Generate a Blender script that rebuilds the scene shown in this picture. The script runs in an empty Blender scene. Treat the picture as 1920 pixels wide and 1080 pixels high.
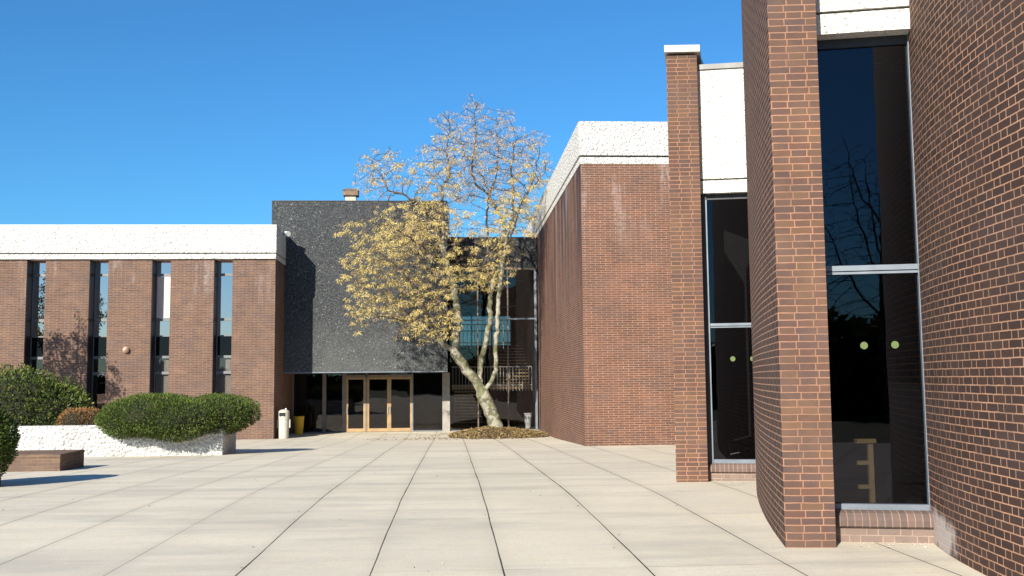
import bpy, math, random
import numpy as np
from mathutils import Vector, Matrix
random.seed(7); rng = np.random.default_rng(11)
R = math.radians
scene = bpy.context.scene
C = scene.collection

# ------------------------------------------------------------------ camera
H = 1.575
YAW, PIT, ROL = R(3.5), R(5.2), R(0.55)
fw = Vector((math.sin(YAW)*math.cos(PIT), math.cos(YAW)*math.cos(PIT), math.sin(PIT)))
rt = Vector((math.cos(YAW), -math.sin(YAW), 0)); up = rt.cross(fw)
r2 = rt*math.cos(ROL) - up*math.sin(ROL); u2 = rt*math.sin(ROL) + up*math.cos(ROL)
cd = bpy.data.cameras.new('camera'); cam = bpy.data.objects.new('camera', cd); C.objects.link(cam)
cd.sensor_width = 36; cd.lens = 35.006; cd.clip_start = 0.05; cd.clip_end = 3000
m = Matrix.Identity(4)
for i in range(3):
    m[i][0], m[i][1], m[i][2] = r2[i], u2[i], -fw[i]
m[2][3] = H
cam.matrix_world = m
scene.camera = cam

def at(x, y, Y):
    """a point of the survey: where the sight line through (x, y) meets the vertical plane at depth Y"""
    r = fw*1867 + r2*(x-960) - u2*(y-540)
    t = Y/r[1]
    return Vector((r[0]*t, Y, H+r[2]*t))

# ------------------------------------------------------------------ light
world = bpy.data.worlds.new('World'); scene.world = world; world.use_nodes = True
nt = world.node_tree; nt.nodes.clear()
sky = nt.nodes.new('ShaderNodeTexSky'); sky.sky_type = 'NISHITA'; sky.sun_disc = False
TS = Vector((-0.54, -1.0, 0.60)).normalized()
sky.sun_elevation = math.asin(TS.z); sky.sun_rotation = math.atan2(TS.x, TS.y) % (2*math.pi)
sky.altitude = 300; sky.air_density = 1.25; sky.dust_density = 0.15; sky.ozone_density = 5.5
bg = nt.nodes.new('ShaderNodeBackground'); bg.inputs['Strength'].default_value = 0.068
wo = nt.nodes.new('ShaderNodeOutputWorld')
tintn = nt.nodes.new('ShaderNodeMix'); tintn.data_type = 'RGBA'; tintn.blend_type = 'MULTIPLY'; tintn.inputs[0].default_value = 1.0
tintn.inputs[7].default_value = (0.43, 0.92, 1.22, 1)
nt.links.new(sky.outputs[0], tintn.inputs[6]); nt.links.new(tintn.outputs[2], bg.inputs[0]); nt.links.new(bg.outputs[0], wo.inputs[0])
ld = bpy.data.lights.new('sun', 'SUN'); ld.energy = 5.0; ld.angle = R(0.5); ld.color = (1.0, 0.93, 0.80)
lo = bpy.data.objects.new('sun', ld); C.objects.link(lo)
lo.rotation_euler = TS.to_track_quat('Z', 'Y').to_euler(); lo.location = (-20, -30, 40)
vs = scene.view_settings
vs.view_transform = 'Standard'; vs.look = 'None'; vs.exposure = 0.85; vs.gamma = 1; vs.use_curve_mapping = False
scene.cycles.max_bounces = 8; scene.cycles.transparent_max_bounces = 12

# ------------------------------------------------------------------ materials
class NB:
    def __init__(s, name):
        s.m = bpy.data.materials.new(name); s.m.use_nodes = True
        s.t = s.m.node_tree; s.t.nodes.clear()
        s.out = s.t.nodes.new('ShaderNodeOutputMaterial')
    def n(s, typ, **kw):
        nd = s.t.nodes.new(typ)
        for k, v in kw.items(): setattr(nd, k, v)
        return nd
    def put(s, sock, v):
        if v is None: return
        if isinstance(v, bpy.types.NodeSocket): s.t.links.new(v, sock)
        else:
            if isinstance(v, (tuple, list)) and len(v) == 3 and sock.type == 'RGBA': v = (*v, 1)
            sock.default_value = v
    def math(s, op, a, b=None, c=None, clamp=False):
        nd = s.n('ShaderNodeMath', operation=op, use_clamp=clamp)
        s.put(nd.inputs[0], a); s.put(nd.inputs[1], b); s.put(nd.inputs[2], c)
        return nd.outputs[0]
    def mix(s, f, a, b, typ='MIX'):
        nd = s.n('ShaderNodeMix', data_type='RGBA', blend_type=typ)
        s.put(nd.inputs[0], f); s.put(nd.inputs[6], a); s.put(nd.inputs[7], b)
        return nd.outputs[2]
    def noise(s, vec, scale, detail=3, rough=0.55, dims='3D'):
        nd = s.n('ShaderNodeTexNoise', noise_dimensions=dims)
        s.put(nd.inputs['Vector'], vec); s.put(nd.inputs['Scale'], scale)
        s.put(nd.inputs['Detail'], detail); s.put(nd.inputs['Roughness'], rough)
        return nd.outputs[0]
    def ss(s, v, a, b, x=0.0, y=1.0):
        nd = s.n('ShaderNodeMapRange', interpolation_type='SMOOTHSTEP')
        s.put(nd.inputs[0], v); s.put(nd.inputs[1], a); s.put(nd.inputs[2], b); s.put(nd.inputs[3], x); s.put(nd.inputs[4], y)
        return nd.outputs[0]
    def lin(s, v, a, b, x=0.0, y=1.0):
        nd = s.n('ShaderNodeMapRange'); nd.clamp = True
        s.put(nd.inputs[0], v); s.put(nd.inputs[1], a); s.put(nd.inputs[2], b); s.put(nd.inputs[3], x); s.put(nd.inputs[4], y)
        return nd.outputs[0]
    def xyz(s, v):
        nd = s.n('ShaderNodeSeparateXYZ'); s.put(nd.inputs[0], v); return nd.outputs
    def comb(s, x, y, z):
        nd = s.n('ShaderNodeCombineXYZ'); s.put(nd.inputs[0], x); s.put(nd.inputs[1], y); s.put(nd.inputs[2], z); return nd.outputs[0]
    def pos(s): return s.n('ShaderNodeNewGeometry').outputs['Position']
    def uv(s): return s.n('ShaderNodeTexCoord').outputs['UV']
    def obj(s): return s.n('ShaderNodeTexCoord').outputs['Object']
    def island(s): return s.n('ShaderNodeNewGeometry').outputs['Random Per Island']
    def wn(s, v, dims='3D'):
        nd = s.n('ShaderNodeTexWhiteNoise', noise_dimensions=dims)
        if dims == '1D': s.put(nd.inputs['W'], v)
        else: s.put(nd.inputs['Vector'], v)
        return nd.outputs[0]
    def ramp(s, v, stops):
        nd = s.n('ShaderNodeValToRGB'); s.put(nd.inputs[0], v)
        e = nd.color_ramp.elements
        while len(e) < len(stops): e.new(0.5)
        for el, (p, c) in zip(e, stops): el.position = p; el.color = (*c, 1)
        return nd.outputs[0]
    def bump(s, h, strength=0.5, dist=0.01):
        nd = s.n('ShaderNodeBump'); s.put(nd.inputs['Height'], h)
        nd.inputs['Strength'].default_value = strength; nd.inputs['Distance'].default_value = dist
        return nd.outputs[0]
    def bsdf(s, color, rough=0.8, normal=None, metal=0.0, spec=0.5, **kw):
        b = s.n('ShaderNodeBsdfPrincipled')
        s.put(b.inputs['Base Color'], color); s.put(b.inputs['Roughness'], rough)
        s.put(b.inputs['Metallic'], metal); s.put(b.inputs['Specular IOR Level'], spec)
        if normal is not None: s.put(b.inputs['Normal'], normal)
        for k, v in kw.items(): s.put(b.inputs[k], v)
        s.t.links.new(b.outputs[0], s.out.inputs[0])
        return b

def plain(name, col, rough=0.7, metal=0.0, var=0.25, scale=6, spec=0.4, bump=0.0):
    k = NB(name); p = k.pos()
    f = k.noise(p, scale, 4)
    c = k.mix(k.lin(f, 0.3, 0.7), tuple(x*(1-var) for x in col), tuple(min(1, x*(1+var*0.6)) for x in col))
    nrm = k.bump(k.noise(p, scale*12, 3), bump, 0.004) if bump else None
    k.bsdf(c, rough, nrm, metal, spec)
    return k.m

def brick(name, stretch, header, cols, mortar_col, mortar=0.010, rowh=0.0677, bump=0.6, top=None, effl=0.0, streak=0.0, stain=None, dirt=0.3, vary=1.0):
    k = NB(name)
    uv = k.uv(); p = k.pos()
    wob = k.n('ShaderNodeVectorMath', operation='SCALE')
    nz = k.n('ShaderNodeTexNoise'); k.put(nz.inputs['Vector'], p); nz.inputs['Scale'].default_value = 9; nz.inputs['Detail'].default_value = 2
    sub = k.n('ShaderNodeVectorMath', operation='SUBTRACT'); k.put(sub.inputs[0], nz.outputs['Color']); sub.inputs[1].default_value = (.5, .5, .5)
    k.put(wob.inputs[0], sub.outputs[0]); wob.inputs['Scale'].default_value = 0.008
    add = k.n('ShaderNodeVectorMath', operation='ADD'); k.put(add.inputs[0], uv); k.put(add.inputs[1], wob.outputs[0])
    x = k.xyz(add.outputs[0])
    P = stretch + header
    row = k.math('DIVIDE', x[1], rowh); ri = k.math('FLOOR', row); fy = k.math('FRACT', row)
    par = k.math('FLOORED_MODULO', ri, 2.0)
    jit = k.math('MULTIPLY', k.wn(ri, '1D'), 0.02)
    u = k.math('ADD', k.math('MULTIPLY_ADD', par, P*0.5, x[0]), jit)
    cu = k.math('DIVIDE', u, P); ci = k.math('FLOOR', cu); fu = k.math('MULTIPLY', k.math('FRACT', cu), P)
    d = k.math('MINIMUM', fu, k.math('SUBTRACT', P, fu))
    if header:
        isH = k.math('GREATER_THAN', fu, stretch)
        d = k.math('MINIMUM', d, k.math('ABSOLUTE', k.math('SUBTRACT', fu, stretch)))
    else: isH = 0.0
    dy = k.math('MULTIPLY', k.math('MINIMUM', fy, k.math('SUBTRACT', 1.0, fy)), rowh)
    d = k.math('MINIMUM', d, dy)
    grain = k.noise(p, 60, 3)
    d2 = k.math('MULTIPLY_ADD', k.math('SUBTRACT', grain, 0.5), 0.004, d)
    face = k.ss(d2, mortar*0.5-0.0015, mortar*0.5+0.002)
    rnd = k.wn(k.comb(ci, ri, isH))
    rnd2 = k.wn(k.comb(ri, ci, k.math('ADD', isH, 7.3)))
    col = k.ramp(rnd, [(i/(len(cols)-1), c) for i, c in enumerate(cols)])
    col = k.mix(k.math('MULTIPLY', k.lin(rnd2, 0.0, 1.0, 0.0, 0.35), vary), col, (0.03, 0.02, 0.02))
    g2 = k.noise(p, 140, 2)
    col = k.mix(k.lin(g2, 0.35, 0.75, 0.0, 0.35), col, tuple(min(1, c*1.9) for c in cols[1]))
    mn = k.noise(p, 4, 4)
    mc = k.mix(k.lin(mn, 0.3, 0.7), mortar_col, tuple(c*0.62 for c in mortar_col))
    col = k.mix(face, mc, col)
    big = k.noise(p, 0.7, 5, 0.6)
    col = k.mix(k.lin(big, 0.42, 0.75, 0.0, dirt), col, (0.05, 0.035, 0.03))
    patch = k.noise(p, 1.3, 4, 0.7)
    col = k.mix(k.lin(patch, 0.45, 0.7, 0.0, 0.30), col, tuple(min(1, c_*1.5+0.02) for c_ in cols[2]))
    col = k.mix(k.lin(k.noise(k.comb(k.math('MULTIPLY', k.xyz(p)[0], 0.9), k.math('MULTIPLY', k.xyz(p)[1], 0.9), k.math('MULTIPLY', k.xyz(p)[2], 3.0)), 0.8, 4), 0.45, 0.7, 0.0, 0.28), col, (0.10, 0.075, 0.075))
    if streak:
        q = k.xyz(uv)
        sv = k.noise(k.comb(k.math('MULTIPLY', q[0], 1.15), k.math('MULTIPLY', q[1], 0.10), 3.0), 1.0, 5, 0.6)
        hz = k.ss(q[1], top-6.5, top, 0.0, 1.0)
        col = k.mix(k.math('MULTIPLY', k.lin(sv, 0.44, 0.56, 0.0, streak), hz), col, (0.035, 0.02, 0.025))
        sv2 = k.noise(k.comb(k.math('MULTIPLY', q[0], 1.0), k.math('MULTIPLY', q[1], 0.09), 9.0), 1.0, 4, 0.6)
        col = k.mix(k.math('MULTIPLY', k.lin(sv2, 0.54, 0.64, 0.0, 0.45), hz), col, (0.42, 0.36, 0.34))
    if effl:
        q = k.xyz(uv)
        sv = k.noise(k.comb(k.math('MULTIPLY', q[0], 1.7), k.math('MULTIPLY', q[1], 0.30), 5.0), 1.0, 5, 0.65)
        hz = k.ss(q[1], top-3.2, top, 0.0, 1.0)
        hz = k.math('MULTIPLY', hz, k.lin(k.noise(p, 8, 3), 0.3, 0.65))
        col = k.mix(k.math('MULTIPLY', k.lin(sv, 0.52, 0.70, 0.0, effl), hz), col, (0.62, 0.56, 0.54))
    if stain:
        sx, sy, rx, ry = stain
        q = k.xyz(uv)
        a = k.math('DIVIDE', k.math('SUBTRACT', q[0], sx), rx); b = k.math('DIVIDE', k.math('SUBTRACT', q[1], sy), ry)
        dd = k.math('SQRT', k.math('ADD', k.math('MULTIPLY', a, a), k.math('MULTIPLY', b, b)))
        dd = k.math('ADD', dd, k.math('MULTIPLY', k.math('SUBTRACT', k.noise(p, 7, 4), 0.5), 1.3))
        col = k.mix(k.ss(dd, 0.5, 1.15, 0.7, 0.0), col, (0.66, 0.58, 0.54))
    # dirt splash on the lowest course
    q = k.xyz(p)
    hgt = k.math('MULTIPLY_ADD', face, 0.7, k.math('MULTIPLY', grain, 0.5))
    nrm = k.bump(hgt, bump, 0.006) if bump else None
    k.bsdf(col, 0.85, nrm, 0, 0.25)
    return k.m

def stucco(name, col, scale=28, strength=0.9, dist=0.02, stain=0.12, pits=(0.36, 0.48)):
    k = NB(name); p = k.pos()
    v = k.n('ShaderNodeTexVoronoi'); k.put(v.inputs['Vector'], p); v.inputs['Scale'].default_value = scale
    n1 = k.noise(p, scale*0.8, 5, 0.7)
    h = k.math('SUBTRACT', n1, k.math('MULTIPLY', v.outputs['Distance'], 0.8))
    pit = k.lin(n1, pits[0], pits[1], 0.0, 1.0)
    c = k.mix(pit, tuple(x*0.60 for x in col), col)
    q = k.xyz(p)
    sv = k.noise(k.comb(k.math('MULTIPLY', q[0], 1.5), k.math('MULTIPLY', q[1], 1.5), k.math('MULTIPLY', q[2], 0.3)), 1.3, 5, 0.65)
    c = k.mix(k.lin(sv, 0.45, 0.75, 0.0, stain), c, (0.42, 0.40, 0.35))
    k.bsdf(c, 0.9, k.bump(h, strength, dist), 0, 0.2)
    return k.m

BR_A = [(0.115, 0.060, 0.040), (0.088, 0.054, 0.045), (0.142, 0.078, 0.043), (0.078, 0.051, 0.046), (0.125, 0.060, 0.042)]
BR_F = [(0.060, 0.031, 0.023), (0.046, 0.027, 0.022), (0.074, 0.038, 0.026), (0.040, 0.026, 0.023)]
BR_M = [(0.135, 0.060, 0.037), (0.105, 0.054, 0.038), (0.152, 0.070, 0.042), (0.088, 0.050, 0.040), (0.140, 0.060, 0.037)]
BR_L = [(0.128, 0.070, 0.045), (0.094, 0.058, 0.045), (0.150, 0.085, 0.052), (0.080, 0.054, 0.046), (0.132, 0.065, 0.044)]
M = {}
M['pier_brick'] = brick('pier brick', 0.203, 0.150, BR_A, (0.40, 0.21, 0.135), 0.010, dirt=0.25, vary=0.8)
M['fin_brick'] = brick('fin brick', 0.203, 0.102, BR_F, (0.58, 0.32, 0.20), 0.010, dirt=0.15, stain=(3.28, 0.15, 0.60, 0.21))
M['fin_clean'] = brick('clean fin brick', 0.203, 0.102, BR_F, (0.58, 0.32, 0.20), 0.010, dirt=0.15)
M['sill_brick'] = brick('sill brick', 0.203, 0.102, [(0.20, 0.14, 0.115), (0.17, 0.13, 0.11), (0.23, 0.16, 0.125)], (0.36, 0.27, 0.225), 0.011, dirt=0.1)
M['rowlock'] = brick('rowlock brick', 0.0677, 0, [(0.145, 0.095, 0.075), (0.115, 0.085, 0.075), (0.17, 0.11, 0.085)], (0.36, 0.25, 0.20), 0.009, rowh=5.0, dirt=0.1)
M['mid_brick'] = brick('norman brick', 0.305, 0, BR_M, (0.44, 0.27, 0.19), 0.012, top=7.94, effl=0.55, dirt=0.35, bump=0.4)
M['mid_side'] = brick('streaked norman brick', 0.305, 0, BR_M, (0.44, 0.27, 0.19), 0.012, top=7.94, effl=0.0, streak=0.85, dirt=0.3, bump=0.5)
M['wing_brick'] = brick('wing brick', 0.305, 0, BR_L, (0.33, 0.22, 0.165), 0.012, top=6.42, effl=0.4, dirt=0.3, bump=0.3)
M['low_brick'] = brick('low wall brick', 0.203, 0, [(0.16, 0.095, 0.06), (0.13, 0.085, 0.06), (0.19, 0.12, 0.075)], (0.26, 0.19, 0.14), 0.010, dirt=0.5)
M['stucco'] = stucco('white exposed aggregate', (0.72, 0.70, 0.66), 16, 1.0, 0.07, pits=(0.37, 0.47))
M['stucco_near'] = stucco('coarse white aggregate', (0.88, 0.86, 0.80), 24, 1.0, 0.045, 0.06, pits=(0.30, 0.42))
M['groove'] = plain('shadow joint', (0.10, 0.095, 0.09), 0.9)
M['planter_block'] = stucco('painted rough block', (0.66, 0.65, 0.63), 13, 1.0, 0.08, 0.40, pits=(0.35, 0.46))
M['cap_metal'] = plain('pale metal coping', (0.60, 0.57, 0.52), 0.5, 0.2, 0.12, 3)
M['flash_metal'] = plain('grey metal flashing', (0.20, 0.20, 0.20), 0.45, 0.3, 0.2, 4)
M['alu'] = plain('weathered aluminium', (0.18, 0.21, 0.25), 0.5, 0.35, 0.18, 5)
M['alu_dark'] = plain('dark aluminium', (0.05, 0.05, 0.055), 0.45, 0.4, 0.2, 5)
M['alu_mid'] = plain('dull grey window frame', (0.16, 0.165, 0.17), 0.5, 0.3, 0.2, 5)
M['bronze'] = plain('bronze door frame', (0.36, 0.24, 0.125), 0.5, 0.3, 0.2, 4)
M['bronze_dark'] = plain('worn bronze mullion', (0.20, 0.16, 0.13), 0.5, 0.3, 0.15, 4)
M['steel'] = plain('brushed steel', (0.70, 0.68, 0.62), 0.3, 0.6, 0.05, 9)
M['post_conc'] = plain('concrete post', (0.30, 0.28, 0.25), 0.85, 0, 0.2, 5)
M['soffit'] = plain('soffit', (0.12, 0.11, 0.10), 0.9)
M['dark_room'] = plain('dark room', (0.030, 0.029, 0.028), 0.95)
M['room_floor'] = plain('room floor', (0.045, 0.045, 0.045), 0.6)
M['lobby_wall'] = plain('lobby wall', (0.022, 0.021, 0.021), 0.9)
M['stair_wood'] = plain('stair tread', (0.62, 0.40, 0.20), 0.5)
M['rail_paint'] = plain('rail paint', (0.72, 0.66, 0.58), 0.5)
M['oak'] = plain('pale wood', (0.80, 0.56, 0.26), 0.5, 0, 0.15, 20)
M['bin_cream'] = plain('cream plastic', (0.47, 0.46, 0.39), 0.5, 0, 0.12, 7)
M['bin_yellow'] = plain('yellow plastic', (0.75, 0.46, 0.03), 0.45, 0, 0.1, 5)
M['black_plastic'] = plain('black plastic', (0.015, 0.015, 0.02), 0.4)
M['lamp_glass'] = plain('frosted lamp glass', (0.62, 0.42, 0.32), 0.35, 0, 0.05)
M['white_paint'] = plain('white paint', (0.78, 0.77, 0.74), 0.5, 0, 0.06)
M['sticker'] = plain('green sticker', (0.10, 0.145, 0.042), 0.5, 0, 0.15, 60)
M['blind_pink'] = plain('pale curtain', (0.62, 0.50, 0.47), 0.9, 0, 0.08, 3)
M['blind_green'] = plain('pale blind', (0.46, 0.47, 0.43), 0.9, 0, 0.1, 3)
M['vent_brown'] = plain('rusty sheet', (0.20, 0.13, 0.08), 0.7, 0.1, 0.35, 9)
M['vent_pale'] = plain('weathered sheet', (0.52, 0.44, 0.36), 0.7, 0.1, 0.3, 9)
M['soil'] = plain('soil', (0.09, 0.065, 0.045), 0.95, 0, 0.4, 9, bump=0.6)
M['roofing'] = plain('roofing', (0.12, 0.12, 0.12), 0.9)

def mk_black():
    k = NB('black exposed aggregate'); p = k.pos()
    v = k.n('ShaderNodeTexVoronoi'); k.put(v.inputs['Vector'], p); v.inputs['Scale'].default_value = 32
    q = k.xyz(v.outputs['Color'])
    c = k.ramp(q[0], [(0, (0.010, 0.012, 0.016)), (0.45, (0.024, 0.028, 0.034)), (0.75, (0.050, 0.056, 0.060)), (0.93, (0.080, 0.086, 0.084)), (0.99, (0.10, 0.105, 0.10)), (1.0, (0.30, 0.30, 0.29))])
    z = k.xyz(p)[2]
    w = k.noise(p, 0.9, 5, 0.65)
    c = k.mix(k.math('MULTIPLY', k.ss(z, 1.9, 5.0, 1.0, 0.0), k.lin(w, 0.30, 0.65, 0.05, 0.30)), c, (0.17, 0.18, 0.17))
    c = k.mix(k.lin(k.noise(p, 5, 3), 0.5, 0.75, 0, 0.35), c, (0.055, 0.045, 0.055))
    k.bsdf(c, 0.7, k.bump(v.outputs['Distance'], 0.7, 0.02), 0, 0.35)
    return k.m
M['black'] = mk_black()

def mk_glass(name, tint, refl, ior=1.5, gcol=(1, 1, 1)):
    k = NB(name)
    tr = k.n('ShaderNodeBsdfTransparent'); k.put(tr.inputs[0], tint)
    gl = k.n('ShaderNodeBsdfGlossy'); k.put(gl.inputs[0], gcol); gl.inputs['Roughness'].default_value = 0.012
    p = k.pos()
    k.put(gl.inputs['Normal'], k.bump(k.noise(p, 0.9, 2), 0.05, 0.05))
    fr = k.n('ShaderNodeFresnel'); fr.inputs[0].default_value = ior
    f = k.math('ADD', fr.outputs[0], refl, clamp=True)
    mx = k.n('ShaderNodeMixShader'); k.put(mx.inputs[0], f)
    k.t.links.new(tr.outputs[0], mx.inputs[1]); k.t.links.new(gl.outputs[0], mx.inputs[2])
    k.t.links.new(mx.outputs[0], k.out.inputs[0])
    return k.m
M['glass'] = mk_glass('smoked glass', (0.50, 0.51, 0.53), 0.004, gcol=(0.55, 0.54, 0.62))
M['glass_lobby'] = mk_glass('lobby glass', (0.84, 0.85, 0.85), 0.010, gcol=(0.66, 0.62, 0.62))
M['glass_wing'] = mk_glass('coated glass', (0.35, 0.38, 0.42), 0.75, gcol=(1.0, 0.58, 0.54))
M['glass_wing_low'] = mk_glass('clear low glass', (0.78, 0.78, 0.78), 0.05, gcol=(1, 0.7, 0.65))
M['spandrel'] = mk_glass('spandrel glass', (0.05, 0.055, 0.06), 0.0, gcol=(0.9, 0.6, 0.65))

def mk_ground():
    k = NB('plaza concrete'); p = k.pos(); x = k.xyz(p)
    wob = k.math('MULTIPLY', k.math('SUBTRACT', k.noise(p, 0.35, 2), 0.5), 0.035)
    X = k.math('ADD', x[0], wob)
    t = k.math('SUBTRACT', X, 0.42)
    pos = k.math('GREATER_THAN', t, 0.0)
    s = k.math('MULTIPLY_ADD', pos, 0.10, 1.09)
    t = k.math('DIVIDE', t, s)
    ci = k.math('FLOOR', k.math('ADD', t, 0.5))
    d = k.math('MULTIPLY', k.math('ABSOLUTE', k.math('SUBTRACT', t, ci)), s)
    str_ = k.wn(ci, '1D')
    fine = k.noise(p, 2.2, 4, 0.6)
    seg = k.noise(k.comb(k.math('MULTIPLY', ci, 3.7), k.math('MULTIPLY', x[1], 0.22), 0.0), 1.0, 2)
    wdt = k.math('MULTIPLY', k.lin(fine, 0.3, 0.7, 0.006, 0.013), k.lin(seg, 0.35, 0.6, 0.35, 1.0))
    near0 = k.math('LESS_THAN', k.math('ABSOLUTE', k.math('SUBTRACT', ci, 0.0)), 2.5)
    dark = k.math('MULTIPLY', k.lin(str_, 0, 1, 0.45, 0.9), 1.0)
    dark = k.math('MAXIMUM', dark, k.math('MULTIPLY', near0, 0.95))
    mj = k.math('MULTIPLY', k.ss(d, k.math('MULTIPLY', wdt, 0.5), k.math('MULTIPLY_ADD', wdt, 0.5, 0.006), 1.0, 0.0), dark)
    # cross joints
    wob2 = k.math('MULTIPLY', k.math('SUBTRACT', k.noise(p, 0.6, 2), 0.5), 0.06)
    ty = k.math('DIVIDE', k.math('ADD', k.math('SUBTRACT', x[1], 8.41), wob2), 3.1)
    yi = k.math('FLOOR', k.math('ADD', ty, 0.5))
    dy = k.math('MULTIPLY', k.math('ABSOLUTE', k.math('SUBTRACT', ty, yi)), 3.1)
    cs = k.wn(k.comb(ci, yi, 0.0))
    # slab-by-slab strip index for tint
    si = k.math('FLOOR', t); yj = k.math('FLOOR', ty)
    slab = k.wn(k.comb(si, yj, 4.0)); cs = k.wn(k.comb(si, yi, 1.0))
    mc = k.math('MULTIPLY', k.ss(dy, 0.006, 0.022, 1.0, 0.0), k.math('MULTIPLY', k.lin(cs, 0.1, 0.8, 0.06, 0.38), k.lin(k.noise(p, 2, 3), 0.38, 0.58, 0.15, 1.0)))
    n1 = k.noise(p, 0.45, 6, 0.62); n2 = k.noise(p, 3.0, 5, 0.65); n3 = k.noise(p, 45, 3, 0.7)
    c = k.mix(k.lin(n1, 0.3, 0.7), (0.70, 0.64, 0.52), (0.57, 0.52, 0.42))
    c = k.mix(k.lin(n2, 0.42, 0.72, 0.0, 0.45), c, (0.68, 0.58, 0.40))
    st = k.noise(k.comb(k.math('MULTIPLY', x[0], 0.5), k.math('MULTIPLY', x[1], 2.2), 2.0), 0.8, 5, 0.6)
    c = k.mix(k.lin(st, 0.46, 0.68, 0.0, 0.50), c, (0.36, 0.34, 0.30))
    c = k.mix(k.lin(slab, 0, 1, 0.0, 0.24), c, (0.38, 0.355, 0.315))
    c = k.mix(k.lin(n3, 0.3, 0.62, 0.30, 0.0), c, (0.26, 0.24, 0.20))
    n4 = k.noise(p, 12, 5, 0.75)
    c = k.mix(k.lin(n4, 0.50, 0.72, 0.0, 0.35), c, (0.40, 0.36, 0.29))
    c = k.mix(k.lin(k.noise(p, 1.1, 6, 0.7), 0.52, 0.70, 0.0, 0.30), c, (0.70, 0.60, 0.46))
    edge = k.ss(d, 0.0, 0.16, 0.16, 0.0)
    c = k.mix(edge, c, (0.34, 0.30, 0.24))
    sp = k.n('ShaderNodeTexVoronoi'); k.put(sp.inputs['Vector'], p); sp.inputs['Scale'].default_value = 1.6
    c = k.mix(k.ss(sp.outputs['Distance'], 0.012, 0.022, 0.75, 0.0), c, (0.10, 0.09, 0.08))
    c = k.mix(mc, c, (0.10, 0.095, 0.085))
    c = k.mix(mj, c, (0.022, 0.02, 0.018))
    far = k.ss(k.math('ABSOLUTE', k.math('ADD', x[0], 0.0)), 60, 90)
    c = k.mix(far, c, (0.10, 0.12, 0.05))
    c = k.mix(k.ss(k.math('ADD', x[1], k.math('MULTIPLY', k.noise(p, 2, 3), 0.3)), -4.4, -4.6), c, k.mix(n3, (0.025, 0.040, 0.012), (0.05, 0.07, 0.02)))
    h = k.math('SUBTRACT', k.math('MULTIPLY', n3, 0.3), k.math('ADD', mj, mc))
    k.bsdf(c, 0.85, k.bump(h, 0.35, 0.008), 0, 0.25)
    return k.m
M['ground'] = mk_ground()

def mk_leaf(name, cols, rough=0.6, trans=0.25, patch=1.5, dk=0.45):
    k = NB(name); p = k.pos()
    c = k.ramp(k.island(), [(i/(len(cols)-1), c) for i, c in enumerate(cols)])
    c = k.mix(k.lin(k.noise(p, patch, 3), 0.35, 0.68, 0.0, dk), c, tuple(x*0.45 for x in cols[0]))
    d = k.n('ShaderNodeBsdfPrincipled'); k.put(d.inputs['Base Color'], c); d.inputs['Roughness'].default_value = rough
    d.inputs['Specular IOR Level'].default_value = 0.25
    tl = k.n('ShaderNodeBsdfTranslucent'); k.put(tl.inputs[0], c)
    mx = k.n('ShaderNodeMixShader'); mx.inputs[0].default_value = trans
    k.t.links.new(d.outputs[0], mx.inputs[1]); k.t.links.new(tl.outputs[0], mx.inputs[2]); k.t.links.new(mx.outputs[0], k.out.inputs[0])
    return k.m
M['tuft'] = mk_leaf('golden seed tufts', [(0.64, 0.50, 0.17), (0.76, 0.62, 0.25), (0.54, 0.42, 0.15), (0.82, 0.70, 0.34)], 0.7, 0.3, 3, 0.15)
M['tuft_pale'] = mk_leaf('pale seed tufts', [(0.66, 0.47, 0.26), (0.72, 0.56, 0.26), (0.58, 0.40, 0.26), (0.76, 0.62, 0.38)], 0.7, 0.4, 3, 0.15)
M['yew'] = mk_leaf('yew needles', [(0.050, 0.088, 0.016), (0.080, 0.125, 0.022), (0.11, 0.155, 0.030), (0.16, 0.18, 0.035)], 0.55, 0.15, 2.0)
M['juniper'] = mk_leaf('broad shrub leaves', [(0.050, 0.085, 0.018), (0.085, 0.13, 0.024), (0.12, 0.16, 0.030), (0.22, 0.20, 0.04)], 0.55, 0.15, 1.0)
M['rust_leaf'] = mk_leaf('rusty shrub leaves', [(0.30, 0.12, 0.05), (0.42, 0.22, 0.08), (0.24, 0.17, 0.05), (0.38, 0.15, 0.09)], 0.7, 0.2, 3)
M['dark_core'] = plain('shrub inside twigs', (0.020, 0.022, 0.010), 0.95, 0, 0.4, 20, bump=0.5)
M['litter'] = mk_leaf('dead leaves', [(0.26, 0.15, 0.06), (0.42, 0.30, 0.12), (0.16, 0.11, 0.06), (0.50, 0.40, 0.20)], 0.9, 0.05, 3)
M['chips'] = plain('pale stone chips', (0.82, 0.80, 0.76), 0.8, 0, 0.1, 30)
M['chips_dark'] = plain('dark bits', (0.05, 0.045, 0.04), 0.8)

def mk_bark(name, a, b, c_):
    k = NB(name); p = k.pos()
    n1 = k.noise(p, 4.5, 5, 0.6)
    c = k.mix(k.ss(n1, 0.42, 0.56), a, b)
    c = k.mix(k.ss(k.noise(p, 2.4, 4, 0.6), 0.50, 0.60, 0, 0.75), c, c_)
    q = k.xyz(p)
    n2 = k.noise(k.comb(k.math('MULTIPLY', q[0], 22), k.math('MULTIPLY', q[1], 22), k.math('MULTIPLY', q[2], 6)), 1.0, 4)
    k.bsdf(c, 0.85, k.bump(n2, 0.7, 0.02), 0, 0.2)
    return k.m
M['bark'] = mk_bark('mossy grey bark', (0.12, 0.11, 0.08), (0.30, 0.285, 0.22), (0.10, 0.105, 0.04))
M['bark_dark'] = mk_bark('dark bark', (0.10, 0.08, 0.06), (0.14, 0.115, 0.09), (0.09, 0.08, 0.05))
M['twig'] = mk_bark('twig bark', (0.060, 0.045, 0.040), (0.12, 0.095, 0.075), (0.075, 0.06, 0.04))

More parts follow.
